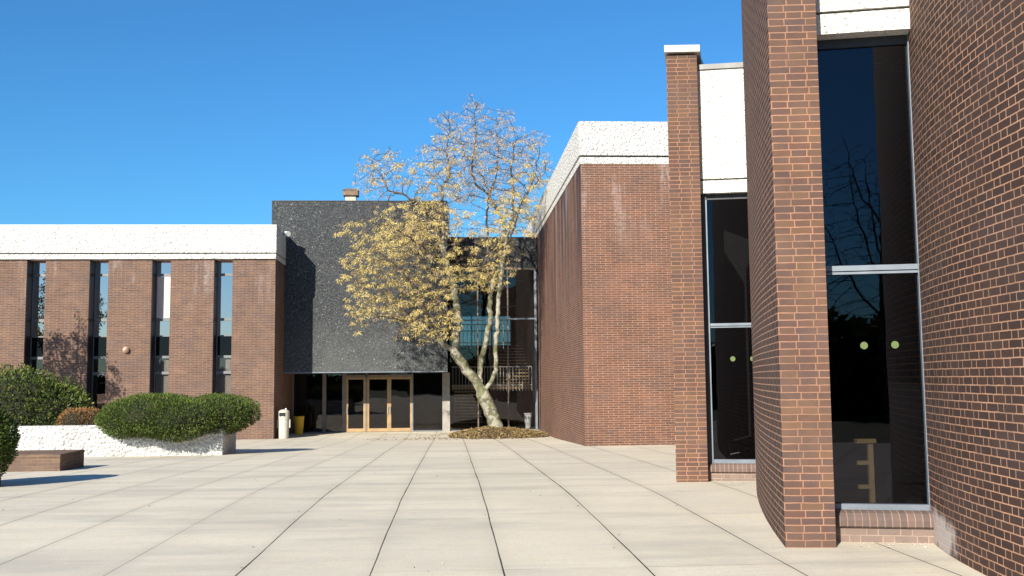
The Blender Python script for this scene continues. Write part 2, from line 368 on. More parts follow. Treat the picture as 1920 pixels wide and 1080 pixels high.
# ------------------------------------------------------------------ mesh helpers
def link(name, verts, faces, mat, parent=None, uvs=None, smooth=False):
    me = bpy.data.meshes.new(name)
    if isinstance(verts, np.ndarray): verts = verts.tolist()
    if isinstance(faces, np.ndarray): faces = faces.tolist()
    me.from_pydata(verts, [], faces); me.update()
    lay = me.uv_layers.new(name='UVMap')
    if uvs is not None:
        lay.data.foreach_set('uv', [c for uv in uvs for c in uv])
    elif len(faces) < 6000:
        dat = []
        for p in me.polygons:
            n = p.normal
            if abs(n.z) > 0.7: tx, ty = Vector((1, 0, 0)), Vector((0, 1, 0))
            else: tx, ty = Vector((-n.y, n.x, 0)).normalized(), Vector((0, 0, 1))
            for vi in p.vertices:
                co = me.vertices[vi].co; dat += [co.dot(tx), co.dot(ty)]
        lay.data.foreach_set('uv', dat)
    mats = mat if isinstance(mat, (list, tuple)) else [mat]
    for mm in mats: me.materials.append(mm)
    if smooth: me.polygons.foreach_set('use_smooth', [True]*len(me.polygons))
    o = bpy.data.objects.new(name, me); C.objects.link(o)
    if parent is not None:
        o.parent = parent
        if any(abs(c) > 1e-9 for c in parent.location) and not parent.get('_abs'):
            pass
    return o

class MB:
    def __init__(s): s.v = []; s.f = []; s.uv = []; s.mi = []; s.useuv = False
    def poly(s, pts, mi=0, uv=None):
        b = len(s.v); s.v += [tuple(p) for p in pts]; s.f.append(tuple(range(b, b+len(pts)))); s.mi.append(mi); s.uv.append(uv)
        return s
    def box(s, x0, x1, y0, y1, z0, z1, mi=0):
        v = [(x0, y0, z0), (x1, y0, z0), (x1, y1, z0), (x0, y1, z0), (x0, y0, z1), (x1, y0, z1), (x1, y1, z1), (x0, y1, z1)]
        for q in ((0, 1, 5, 4), (1, 2, 6, 5), (2, 3, 7, 6), (3, 0, 4, 7), (4, 5, 6, 7), (3, 2, 1, 0)): s.poly([v[i] for i in q], mi)
        return s
    def obox(s, o, ax, ay, x0, x1, y0, y1, z0, z1, mi=0):
        """box in a turned plan frame: origin o, unit plan vectors ax (along) and ay (inward)"""
        def P(x, y, z): return (o[0]+ax[0]*x+ay[0]*y, o[1]+ax[1]*x+ay[1]*y, z)
        v = [P(x0, y0, z0), P(x1, y0, z0), P(x1, y1, z0), P(x0, y1, z0), P(x0, y0, z1), P(x1, y0, z1), P(x1, y1, z1), P(x0, y1, z1)]
        for q in ((0, 1, 5, 4), (1, 2, 6, 5), (2, 3, 7, 6), (3, 0, 4, 7), (4, 5, 6, 7), (3, 2, 1, 0)): s.poly([v[i] for i in q], mi)
        return s
    def lathe(s, cx, cy, prof, n=24, mi=0):
        b = len(s.v)
        for r, z in prof:
            for i in range(n):
                a = 2*math.pi*i/n; s.v.append((cx+r*math.cos(a), cy+r*math.sin(a), z))
        for j in range(len(prof)-1):
            for i in range(n):
                s.f.append((b+j*n+i, b+j*n+(i+1) % n, b+(j+1)*n+(i+1) % n, b+(j+1)*n+i)); s.mi.append(mi); s.uv.append(None)
        s.f.append(tuple(b+(len(prof)-1)*n+i for i in range(n))); s.mi.append(mi); s.uv.append(None)
        s.f.append(tuple(b+i for i in reversed(range(n)))); s.mi.append(mi); s.uv.append(None)
        return s
    def tube(s, a, b_, r, n=8, r1=None, mi=0):
        a = Vector(a); b_ = Vector(b_); d = (b_-a).normalized(); r1 = r if r1 is None else r1
        e = d.orthogonal().normalized(); g = d.cross(e); b = len(s.v)
        for c, rr in ((a, r), (b_, r1)):
            for i in range(n):
                t = 2*math.pi*i/n; s.v.append(tuple(c+(e*math.cos(t)+g*math.sin(t))*rr))
        for i in range(n):
            s.f.append((b+i, b+(i+1) % n, b+n+(i+1) % n, b+n+i)); s.mi.append(mi); s.uv.append(None)
        s.f.append(tuple(b+n+i for i in range(n))); s.mi.append(mi); s.uv.append(None)
        s.f.append(tuple(b+i for i in reversed(range(n)))); s.mi.append(mi); s.uv.append(None)
        return s
    def build(s, name, mat, parent=None, smooth=False, bevel=0.0):
        o = link(name, s.v, s.f, mat, parent, None, smooth)
        me = o.data
        if any(s.mi): me.polygons.foreach_set('material_index', s.mi)
        if any(u is not None for u in s.uv):
            lay = me.uv_layers[0].data
            for p, u in zip(me.polygons, s.uv):
                if u is not None:
                    for li, c in zip(p.loop_indices, u): lay[li].uv = c
        if bevel:
            md = o.modifiers.new('bevel', 'BEVEL'); md.width = bevel; md.segments = 2; md.limit_method = 'ANGLE'
        return o

def root(name, label, cat, loc=(0, 0, 0), group=None):
    o = bpy.data.objects.new(name, None); C.objects.link(o); o.empty_display_size = 0.2
    o.location = loc; o['label'] = label; o['category'] = cat
    if group: o['group'] = group
    return o
def adopt(rt_):
    """children were modelled in world coordinates: shift their meshes into the frame of the thing's base"""
    off = rt_.location
    for ch in rt_.children:
        if ch.type == 'MESH' and not ch.get('loc'):
            ch.data.transform(Matrix.Translation(-off))
            for g in ch.children: g.data.transform(Matrix.Translation(-off))
def tag(o, label, cat, group=None):
    o['label'] = label; o['category'] = cat
    if group: o['group'] = group
    return o
def struct(o, kind='structure', label=None, cat=None):
    o['kind'] = kind
    if label: o['label'] = label
    if cat: o['category'] = cat
    return o

# ------------------------------------------------------------------ ground
def gz(Y):
    tot = 0
    for d in (-1.5, -0.75, 0, 0.75, 1.5):
        tot += float(np.interp(Y+d, [-1e3, 14, 29, 38.5, 1e3], [0, 0, -0.39, -0.70, -0.70]))
    return tot/5
xs = [-600, -200, -80, -40, -20, -10, 0, 10, 20, 40, 80, 200, 600]
ys = [-600, -200, -60, -20, 0, 8]+[10+i for i in range(36)]+[50, 60, 100, 250, 900]
gv = [(x, y, gz(y)) for y in ys for x in xs]
nx = len(xs)
gf = [(j*nx+i, j*nx+i+1, (j+1)*nx+i+1, (j+1)*nx+i) for j in range(len(ys)-1) for i in range(nx-1)]
struct(link('plaza_ground', gv, gf, M['ground'], smooth=True))

# ------------------------------------------------------------------ left wing
YL = 39.9
wing = root('classroom_wing', 'two-storey brick wing on the left with tall slot windows and a white roof band', 'building', (-18, 41, -0.7))
XW = -6.985
slots = [(-9.39-2.41*i, -8.665-2.41*i) for i in range(7)]
w = MB()
WT, WB = 6.45, -0.9
edges = [XW]+[e for a, b in slots for e in (b, a)]+[-34]
for i in range(0, len(edges)-1, 2):
    x1, x0 = edges[i], edges[i+1]
    w.box(x0, x1, YL, YL+0.75, WB, WT)
for a, b in slots: w.box(a, b, YL+0.02, YL+0.75, WB, -0.35)          # low apron under each slot
w.box(XW-0.35, XW-0.001, YL+0.752, 46.5, WB, WT)
w.build('wall', M['wing_brick'], wing)
f = MB()
XF = -6.945
f.box(-34, XF, YL-0.11, 52, 6.66, 7.74)
f.box(-34, XF-0.01, YL-0.09, 46.4, 6.415, 6.61)
f.build('fascia', M['stucco'], wing, bevel=0.012)
MB().box(-34, XF-0.06, YL-0.04, 46.4, 6.605, 6.665).build('fascia_joint', M['groove'], wing)
MB().box(-34, XF+0.004, YL-0.115, 52, 7.742, 7.775).build('coping', M['cap_metal'], wing)
MB().box(-34, XW-0.4, 46.4, 46.6, WB, WT).build('rear_wall', M['dark_room'], wing)
MB().box(-33.9, XW-0.36, YL+0.76, 46.35, 2.75, 2.95).build('floor_slab', M['dark_room'], wing)
MB().box(-33.9, XW-0.36, 42.4, 42.5, WB, WT).build('partition', M['lobby_wall'], wing)
YG = YL+0.60
for n, (a, b) in enumerate(slots):
    fr = MB()
    fr.box(a+0.003, a+0.018, YL+0.02, YG-0.042, -0.34, WT-0.01, 1)  # added dark sheet: shade of the left reveal put into colour
    fr.box(a, a+0.045, YG-0.04, YG+0.05, -0.35, WT); fr.box(b-0.045, b, YG-0.04, YG+0.05, -0.35, WT)
    for z, hh in ((6.43, 0.04), (5.85, 0.05), (4.05, 0.055), (3.40, 0.025), (2.56, 0.05), (1.93, 0.055), (-0.30, 0.05)):
        fr.box(a+0.046, b-0.046, YG-0.045, YG+0.05, z-hh, z+hh)
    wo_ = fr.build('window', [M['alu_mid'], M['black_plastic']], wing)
    def pane(z0, z1, mat, nm='pane', dy=0.0):
        MB().box(a+0.046, b-0.046, YG+dy, YG+dy+0.012, z0, z1).build(nm, mat, wo_)
    pane(5.90, 6.39, M['glass_wing']); pane(4.105, 5.80, M['glass_wing']); pane(3.425, 3.995, M['glass_wing'])
    pane(2.61, 3.375, M['spandrel']); pane(1.985, 2.51, M['glass_wing_low']); pane(-0.25, 1.875, M['glass_wing_low'])
    if n == 2-1 or n == 4: pane(4.12, 5.78, M['blind_pink'], 'curtain', -0.022)
    if n in (0, 1): pane(-0.24, 2.50, M['blind_green'], 'blind', 0.06)
adopt(wing)

wl = root('wall_lamp', 'small round bulkhead lamp on the brick wing between the second and third slot windows', 'lamp', (-12.715, YL, 2.84))
b = MB(); b.tube((-12.715, YL+0.01, 2.84), (-12.715, YL-0.05, 2.84), 0.075, 16); b.build('base', M['alu_mid'], wl)
s_ = MB()
prev = None
for j in range(7):
    t = j/6*math.pi/2
    if prev: s_.tube((-12.715, YL-0.05-0.13*math.sin(prev), 2.84), (-12.715, YL-0.05-0.13*math.sin(t), 2.84), 0.13*math.cos(prev)+0.001, 18, 0.13*math.cos(t)+0.001)
    prev = t
s_.build('lamp_shade', M['lamp_glass'], wl, smooth=True); adopt(wl)

fl = root('flood_lamp', 'small white flood lamp under the roof edge at the corner of the wing', 'lamp', (-6.80, 41.3, 7.62))
MB().box(-6.94, -6.86, 41.26, 41.34, 7.60, 7.66).build('bracket', M['alu'], fl)
b = MB(); b.tube((-6.86, 41.3, 7.66), (-6.70, 41.12, 7.60), 0.07, 12, 0.12); b.build('lamp_head', M['white_paint'], fl); adopt(fl)

# ------------------------------------------------------------------ entrance hall: black box, glazed lobby, stair tower
YB, YD = 42.1, 44.36
ent = root('entrance_hall', 'black aggregate box over glass entrance doors with a glazed stair hall beside it', 'building', (-1.5, 45, -0.7))
MB().box(-7.55, -0.175, YB, 51, 1.925, 9.14).build('black_box', M['black'], ent, bevel=0.01)
MB().box(-6.98, -0.19, YB-0.012, YB+0.03, 1.885, 1.922).build('drip_edge', M['alu'], ent)
MB().box(-7.57, -0.155, YB-0.02, 51.02, 9.142, 9.17).build('roof_edge', M['alu_dark'], ent)
MB().box(-6.98, -0.18, YB+0.035, 50.8, 1.87, 1.92).build('soffit', M['soffit'], ent)
MB().box(-0.16, 3.84, YD-0.02, 50, 6.50, 7.88).build('fascia', M['black'], ent)
MB().box(-0.16, 3.84, YD-0.04, 50.05, 7.885, 7.92).build('roof_edge', M['alu_dark'], ent)
MB().box(-0.10, 3.84, YD-0.05, YD-0.022, 6.44, 6.53).build('head_trim', M['bronze_dark'], ent)
# inside shell
MB().box(-6.98, 3.85, YD-0.05, 50.6, -0.78, -0.685).build('lobby_floor', M['room_floor'], ent)
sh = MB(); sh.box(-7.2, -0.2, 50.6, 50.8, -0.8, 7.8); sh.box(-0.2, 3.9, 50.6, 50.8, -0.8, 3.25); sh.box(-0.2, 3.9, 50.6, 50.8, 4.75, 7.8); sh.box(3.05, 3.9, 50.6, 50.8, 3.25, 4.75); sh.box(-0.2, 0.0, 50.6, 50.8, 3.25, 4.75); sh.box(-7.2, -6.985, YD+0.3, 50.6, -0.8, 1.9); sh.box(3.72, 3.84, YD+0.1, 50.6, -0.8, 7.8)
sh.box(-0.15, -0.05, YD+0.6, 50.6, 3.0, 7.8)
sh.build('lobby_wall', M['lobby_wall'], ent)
rw = MB(); rw.box(0.0, 3.05, 50.62, 50.7, 3.98, 4.03)
for x_ in (0.0, 1.0, 2.0, 2.99): rw.box(x_, x_+0.05, 50.60, 50.72, 3.25, 4.75)
rw = rw.build('rear_window', M['alu_dark'], ent)
MB().box(0.05, 2.99, 50.655, 50.667, 3.25, 4.75).build('pane', M['glass'], rw)
# landings
MB().box(0.0, 2.6, YD+2.6, 50.5, 2.9, 3.15).build('upper_floor', M['lobby_wall'], ent)
MB().box(0.0, 3.7, YD+1.6, YD+2.55, 1.10, 1.28).build('landing', M['stair_wood'], ent)
st = MB()
for i in range(14):
    st.box(2.15, 3.65, YD+2.6+i*0.28, YD+2.6+i*0.28+0.33, 1.35+i*0.155, 1.41+i*0.155)
for i in range(11):
    st.box(0.1, 1.5, YD+2.6+i*0.28, YD+2.6+i*0.28+0.33, 0.95-i*0.155, 1.01-i*0.155)
st.build('stair', M['stair_wood'], ent)
rl = MB()
def rail(x0, x1, y, z0, z1, step=0.145):
    rl.box(x0, x1, y-0.02, y+0.02, z1-0.05, z1); rl.box(x0, x1, y-0.018, y+0.018, z0+0.25, z0+0.29)
    x = x0+0.04
    while x < x1: rl.box(x, x+0.028, y-0.014, y+0.014, z0, z1-0.05); x += step
rail(0.0, 3.68, YD+1.5, 1.02, 2.15)
rail(0.0, 2.5, YD+2.5, 3.0, 4.15, 0.17)
rl.build('railing', M['rail_paint'], ent)
# glazing line of the lobby
mu = MB()
for x0, x1 in ((-5.66, -5.50), (-4.80, -4.63)): mu.box(x0, x1, YD-0.06, YD+0.10, -0.72, 1.868)
mu.box(-6.98, -6.90, YD-0.05, YD+0.08, -0.72, 1.868)
mu.box(-3.785, -3.715, YD-0.05, YD+0.08, -0.72, 1.868)
mu.box(-4.628, -1.72, YD-0.05, YD+0.08, 1.70, 1.80)
mu.build('mullion', M['bronze_dark'], ent)
mu = MB(); mu.box(-1.745, -1.70, YD-0.055, YD+0.08, -0.72, 1.868); mu.box(-1.699, -0.42, YD-0.05, YD+0.06, -0.72, -0.655)
mu.build('sill_rail', M['alu'], ent)
MB().box(-6.89, -4.805, YD-0.045, YD+0.06, -0.72, -0.66).build('sill_rail', M['alu'], ent); MB().box(-0.08, 3.84, YD-0.045, YD+0.06, -0.72, -0.66).build('sill_rail', M['alu'], ent)
MB().box(-0.415, -0.085, YD-0.16, YD+0.16, -0.74, 1.868).build('post', M['post_conc'], ent, bevel=0.01)
for x0, x1 in ((-6.90, -5.662), (-5.498, -4.802), (-1.698, -0.417)):
    MB().box(x0, x1, YD, YD+0.012, -0.655, 1.868).build('pane', M['glass_lobby'], ent)
MB().box(-4.628, -1.75, YD, YD+0.012, 1.802, 1.868).build('pane', M['glass_lobby'], ent)
for i, (x0, x1, hs) in enumerate(((-4.625, -3.79, -1), (-3.71, -2.755, 1), (-2.75, -1.75, -1))):
    d = MB(); S = 0.085
    d.box(x0, x0+S, YD-0.03, YD+0.03, -0.69, 1.695); d.box(x1-S, x1, YD-0.03, YD+0.03, -0.69, 1.695)
    d.box(x0+S, x1-S, YD-0.03, YD+0.03, -0.69, -0.54); d.box(x0+S, x1-S, YD-0.03, YD+0.03, 1.60, 1.695)
    dd = d.build('door', M['bronze'], ent, bevel=0.004)
    MB().box(x0+S, x1-S, YD-0.005, YD+0.007, -0.54, 1.60).build('door_glass', M['glass_lobby'], dd)
    hx = x0+0.045 if hs < 0 else x1-0.045
    h = MB(); h.tube((hx, YD-0.09, 0.10), (hx, YD-0.09, 0.42), 0.016); h.tube((hx, YD-0.09, 0.12), (hx, YD-0.03, 0.12), 0.013); h.tube((hx, YD-0.09, 0.40), (hx, YD-0.03, 0.40), 0.013)
    h.build('handle', M['steel'], dd)
# stair-hall glazing
for x, wd, mt in ((1.14, 0.05, 'bronze_dark'), (2.48, 0.055, 'bronze_dark'), (3.70, 0.10, 'alu')):
    MB().box(x, x+wd, YD-0.07, YD+0.06, -0.66, 6.438).build('mullion', M[mt], ent)
MB().box(2.54, 3.695, YD-0.05, YD+0.05, 4.20, 4.27).build('transom', M['alu'], ent)
MB().box(-0.08, 2.475, YD-0.03, YD+0.05, 4.16, 4.21).build('transom', M['alu_mid'], ent)
for x0, x1 in ((-0.08, 1.138), (1.192, 2.478), (2.537, 3.698)):
    MB().box(x0, x1, YD, YD+0.012, -0.655, 6.436).build('pane', M['glass_lobby'], ent)
# down pipe at the right edge of the box
p = MB(); p.tube((-0.10, YD-0.12, 9.0), (-0.10, YD-0.12, 7.95), 0.035, 8); p.build('pipe', M['white_paint'], ent)
adopt(ent)

vt = root('roof_vent', 'small square roof vent with a rusty cap on top of the black box', 'vent', (-4.42, 44.0, 9.17))
MB().box(-4.66, -4.20, 43.8, 44.2, 9.172, 9.70).build('shaft', M['vent_pale'], vt)
b = MB(); b.box(-4.75, -4.10, 43.7, 44.3, 9.702, 9.93); b.poly([(-4.78, 43.67, 9.932), (-4.07, 43.67, 9.932), (-4.2, 43.85, 10.03), (-4.65, 43.85, 10.03)]); b.poly([(-4.07, 43.67, 9.932), (-4.07, 44.33, 9.932), (-4.2, 44.15, 10.03), (-4.2, 43.85, 10.03)]); b.poly([(-4.65, 43.85, 10.03), (-4.2, 43.85, 10.03), (-4.2, 44.15, 10.03), (-4.65, 44.15, 10.03)]); b.poly([(-4.78, 43.67, 9.932), (-4.65, 43.85, 10.03), (-4.65, 44.15, 10.03), (-4.78, 44.33, 9.932)])
b.build('vent_cap', M['vent_brown'], vt)
adopt(vt)

# ------------------------------------------------------------------ brick hall in the middle right
XM, YM = 3.86, 29.05
mid = root('brick_hall', 'tall plain brick hall with a white roof band to the right of the tree', 'building', (9, 36, -0.5))
q = MB()
q.poly([(XM, YM, -0.9), (16, YM, -0.9), (16, YM, 7.95), (XM, YM, 7.95)], 0, [(XM, -0.9), (16, -0.9), (16, 7.95), (XM, 7.95)])
q.poly([(XM, 50, -0.9), (XM, YM, -0.9), (XM, YM, 7.95), (XM, 50, 7.95)], 1, [(0, -0.9), (20.95, -0.9), (20.95, 7.95), (0, 7.95)])
q.poly([(16, YM, -0.9), (16, 50, -0.9), (16, 50, 7.95), (16, YM, 7.95)], 0); q.poly([(16, 50, -0.9), (XM, 50, -0.9), (XM, 50, 7.95), (16, 50, 7.95)], 0)
q.poly([(XM, YM, 7.95), (16, YM, 7.95), (16, 50, 7.95), (XM, 50, 7.95)], 0)
q.build('wall', [M['mid_brick'], M['mid_side']], mid)
MB().box(XM-0.045, 16.05, YM-0.045, 50.05, 8.19, 9.215).build('fascia', M['stucco'], mid, bevel=0.015)
MB().box(XM-0.02, 16.03, YM-0.02, 50.03, 7.935, 8.13).build('fascia_strip', M['stucco'], mid, bevel=0.008)
MB().box(XM+0.02, 16.0, YM+0.02, 50.0, 8.12, 8.20).build('fascia_joint', M['groove'], mid)
adopt(mid)

# ------------------------------------------------------------------ curved brick building on the right
cur = root('curved_brick_building', 'near brick building on the right with curved fin walls and tall dark windows', 'building', (6, 12, 0))
T = 0.46
def arc(p0, s0, s1, L, n=26):
    """plan points of a fin: from the pier front p0 backwards, slope dX/dY easing from s0 to s1"""
    pts = [Vector((p0[0], p0[1], 0))]; ds = L/n
    for i in range(n):
        s = s0+(s1-s0)*(i+0.5)/n
        pts.append(pts[-1]+Vector((s, 1, 0)).normalized()*ds)
    return pts
def fin(pts, frontR, z0, z1, front_slope, name='fin_wall', uoff=0.0, left='fin_clean'):
    """a curved wall: left face follows pts, right face is offset by the wall thickness"""
    off = []
    for i, p in enumerate(pts):
        a = pts[max(0, i-1)]; b = pts[min(len(pts)-1, i+1)]
        t = (b-a).normalized(); off.append(p+Vector((t.y, -t.x, 0))*T)
    off[0] = Vector((frontR[0], frontR[1], 0))
    k = MB(); u = uoff
    L = sum((pts[i+1]-pts[i]).length for i in range(len(pts)-1))
    u = L
    def P(p, z): return (p.x, p.y, z)
    for i in range(len(pts)-1):
        a, b = pts[i], pts[i+1]; d = (b-a).length
        # u grows towards the back so that u = L at the window end
        ua = L-u; ub = ua+d; u -= d
        k.poly([P(b, z0), P(a, z0), P(a, z1), P(b, z1)], 0, [(ub, z0), (ua, z0), (ua, z1), (ub, z1)])
        c, e = off[i], off[i+1]
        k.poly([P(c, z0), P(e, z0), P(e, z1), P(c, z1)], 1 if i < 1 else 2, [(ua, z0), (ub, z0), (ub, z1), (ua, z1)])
        k.poly([P(a, z1), P(c, z1), P(e, z1), P(b, z1)], 1)
    w_ = (off[0]-pts[0]).length
    k.poly([P(pts[0], z0), P(off[0], z0), P(off[0], z1), P(pts[0], z1)], 1, [(0.012, z0), (0.012+w_, z0), (0.012+w_, z1), (0.012, z1)])
    e = len(pts)-1
    k.poly([P(off[e], z0), P(pts[e], z0), P(pts[e], z1), P(off[e], z1)], 1)
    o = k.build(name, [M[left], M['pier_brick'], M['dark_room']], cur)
    return pts, off
ZT = 8.4
# fin 0: nearest, runs out of the frame on the right; its far end meets window one
srv = [(3.99, 5.45), (4.02, 6.2), (4.085, 6.9), (4.19, 7.8), (4.30, 8.4), (4.385, 8.88), (4.485, 9.25), (4.57, 9.45), (4.66, 9.7)]
ys_ = np.linspace(5.7, 9.7, 40); co_ = np.polyfit([q_[1] for q_ in srv], [q_[0] for q_ in srv], 3)
p0 = [Vector((float(np.polyval(co_, y_)), float(y_), 0)) for y_ in ys_]
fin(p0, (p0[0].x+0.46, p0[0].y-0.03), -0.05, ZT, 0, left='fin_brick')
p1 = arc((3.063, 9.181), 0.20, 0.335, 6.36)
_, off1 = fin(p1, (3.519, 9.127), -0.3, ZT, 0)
p2 = arc((3.44, 15.34), 0.27, 0.42, 6.2)
_, off2 = fin(p2, (3.925, 15.29), -0.4, 6.70, 0)
b = MB()
bb = [(3.40, 15.27), (3.96, 15.22), (4.16, 15.9), (5.2, 18.5), (6.4, 21.1), (5.75, 21.1), (4.55, 18.3), (3.56, 15.9)]
b.poly([(x, y, 6.84) for x, y in bb]); b.poly([(x, y, 6.73) for x, y in reversed(bb)])
for i in range(len(bb)):
    a_, c_ = bb[i], bb[(i+1) % len(bb)]
    b.poly([(*a_, 6.73), (*c_, 6.73), (*c_, 6.84), (*a_, 6.84)])
b.build('coping', M['cap_metal'], cur)

def bay(O, X1, slope, zs, sill_h, course_h, head_z, groove_z, top_z, mull, fr_bot, glassY, stickers, x_ext=0.35, flash=True, below=-0.1, frame_w=0.085, rec=0.20, left=None):
    """window bay: plan origin O on the panel face, running right (and slightly nearer) to X1"""
    ax = Vector((1, -slope, 0)).normalized(); ay = Vector((slope, 1, 0)).normalized()
    L = (X1-O[0])/ax.x
    # rough white panel over the window
    k = MB(); k.obox(O, ax, ay, -x_ext, L+0.35, 0.0, 0.38, head_z, groove_z-0.012); k.build('spandrel_panel', M['stucco_near'], cur)
    k = MB(); k.obox(O, ax, ay, -x_ext, L+0.35, 0.0, 0.38, groove_z+0.018, top_z); k.build('spandrel_panel', M['stucco_near'], cur)
    k = MB(); k.obox(O, ax, ay, -x_ext, L+0.3, 0.03, 0.36, groove_z-0.02, groove_z+0.026); k.build('panel_joint', M['groove'], cur)
    if flash:
        k = MB(); k.obox(O, ax, ay, -x_ext, L+0.36, -0.03, 0.45, top_z+0.002, top_z+0.085); k.build('flashing', M['flash_metal'], cur)
    # sill: courses, then a rounded rowlock
    k = MB(); k.obox(O, ax, ay, -x_ext, L+0.3, 0.02, 0.32, below, course_h); k.build('sill_wall', M['sill_brick'], cur)
    k = MB(); prof = [(0.0, course_h+0.004), (-0.022, course_h+0.02), (-0.024, sill_h*0.5+course_h*0.5), (-0.012, sill_h-0.045), (0.02, sill_h-0.012), (0.07, sill_h), (0.32, sill_h+0.01), (0.32, course_h+0.004)]
    n = len(prof)
    def P(x, y, z): return (O[0]+ax.x*x+ay.x*y, O[1]+ax.y*x+ay.y*y, z)
    for i in range(n):
        (ya, za), (yb, zb) = prof[i], prof[(i+1) % n]
        k.poly([P(-x_ext, ya, za), P(L+0.3, ya, za), P(L+0.3, yb, zb), P(-x_ext, yb, zb)], 0, [(-x_ext, 1), (L+0.3, 1), (L+0.3, 2), (-x_ext, 2)])
    so = k.build('sill', M['rowlock'], cur)
    # frame
    w0, w1 = (-x_ext+0.05 if left is None else left), L+0.0
    k = MB()
    k.obox(O, ax, ay, w1-frame_w, w1, rec-0.05, rec+0.06, sill_h, head_z+0.02)
    k.obox(O, ax, ay, w0-0.25, w0+0.08, rec-0.05, rec+0.06, sill_h, head_z+0.02, 1)  # left jamb coloured dark to stand in for the pier's shadow
    if left is not None: k.obox(O, ax, ay, w0+0.062, w0+0.0805, rec-0.075, rec-0.052, sill_h, head_z-0.1)
    k.obox(O, ax, ay, w0+0.081, w1-frame_w-0.001, rec-0.05, rec+0.06, fr_bot[0], fr_bot[1])
    m0, m1 = mull; mm = (m0+(m1-m0)*0.32)
    k.obox(O, ax, ay, w0+0.081, w1-frame_w-0.001, rec-0.05, rec+0.06, mm+0.006, m1)
    k.obox(O, ax, ay, w0+0.081, w1-frame_w-0.001, rec-0.045, rec+0.06, m0, mm-0.004)
    k.obox(O, ax, ay, w0+0.081, w1-frame_w-0.001, rec-0.02, rec+0.06, head_z-0.09, head_z+0.02, 1)  # head rail in the dark colour: soffit shade painted in
    wo_ = k.build('window', [M['alu'], M['alu_dark']], cur)
    for z0, z1 in ((fr_bot[1]+0.001, m0-0.001), (m1+0.001, head_z-0.091)):
        k = MB(); k.obox(O, ax, ay, w0+0.081, w1-frame_w-0.001, rec+0.01, rec+0.022, z0, z1); k.build('pane', M['glass'], wo_)
    for sx, sz, sr in stickers:
        # sticker centre given in plan X
        t = (sx-O[0])/ax.x
        c = Vector(P(t, rec+0.004, sz)); k = MB(); k.tube(c, c+ay*0.003, sr, 20); k.build('sticker', M['sticker'], wo_)
    return ax, ay, L
bay((3.685, 9.415), 4.575, 0.245, None, 0.285, 0.135, 4.95, 5.165, 8.1, (2.565, 2.65), (0.287, 0.34), 9.55,
    [(3.985, 1.865, 0.036), (4.265, 1.868, 0.036)], flash=True, frame_w=0.085)
bay((4.03, 15.46), 4.86, 0.22, None, 0.225, 0.085, 4.49, 4.70, 6.50, (2.345, 2.415), (0.226, 0.285), 15.6,
    [(4.40, 1.853, 0.040), (4.70, 1.851, 0.040)], below=-0.2, frame_w=0.06, rec=0.14, left=-0.045)
# thin lit jamb line of window two
# body of the building behind the fins: floor, ceilings and outer walls
fl_ = MB()
fl_.poly([(4.2, 5.5, 0.06), (14, 5.5, 0.06), (14, 29.0, 0.06), (7.5, 29.0, 0.06), (6.3, 21, 0.06), (4.15, 15.62, 0.06), (5.1, 15.4, 0.06), (3.75, 9.62, 0.06), (4.9, 9.4, 0.06)])
fl_.build('floor', M['room_floor'], cur)
rf = MB()
rf.poly([(4.6, 9.75, 7.9), (14, 9.75, 7.9), (14, 15.5, 7.9), (4.95, 15.5, 7.9), (3.8, 9.75, 7.9)])
rf.poly([(4.3, 5.5, 7.9), (14, 5.5, 7.9), (14, 9.75, 7.9), (4.85, 9.75, 7.9)])
rf.poly([(4.3, 15.85, 6.45), (5.1, 15.45, 6.45), (14, 15.45, 6.45), (14, 29, 6.45), (7.4, 29, 6.45), (6.1, 21, 6.45)])
rf.build('roof', M['roofing'], cur)
bw = MB()
bw.box(14, 14.2, 5.5, 29.0, -0.5, 7.85); bw.box(4.4, 14, 5.6, 5.8, -0.1, 7.85); bw.box(5.15, 14, 15.40, 15.50, 6.4, 7.95)
bw.poly([(5.25, 21.0, -0.6), (7.4, 29.0, -0.6), (7.4, 29.0, 6.6), (5.25, 21.0, 6.6)][::-1])
bw.build('rear_wall', M['mid_brick'], cur)
# inner partitions keep the rooms dark
iw = MB()
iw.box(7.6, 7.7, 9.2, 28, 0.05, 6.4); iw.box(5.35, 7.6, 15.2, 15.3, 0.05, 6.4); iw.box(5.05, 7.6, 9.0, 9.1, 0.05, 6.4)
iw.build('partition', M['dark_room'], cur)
adopt(cur)

# wooden stand inside window one
ws = root('wooden_stand', 'pale wooden stand with two short pegs behind the nearest tall window', 'stand', (4.25, 10.0, 0.06))
k = MB(); k.box(4.225, 4.275, 9.99, 10.03, 0.10, 0.885); k.build('post', M['oak'], ws, bevel=0.004)
k = MB(); k.box(4.10, 4.30, 9.97, 10.05, 0.888, 0.93); k.build('top_bar', M['oak'], ws, bevel=0.004)
for z in (0.69, 0.45):
    k = MB(); k.box(4.11, 4.224, 9.995, 10.025, z-0.02, z+0.02); k.build('peg', M['oak'], ws, bevel=0.004)
k = MB(); k.box(4.08, 4.42, 9.97, 10.05, 0.061, 0.099); k.build('foot', M['oak'], ws, bevel=0.004)
adopt(ws)

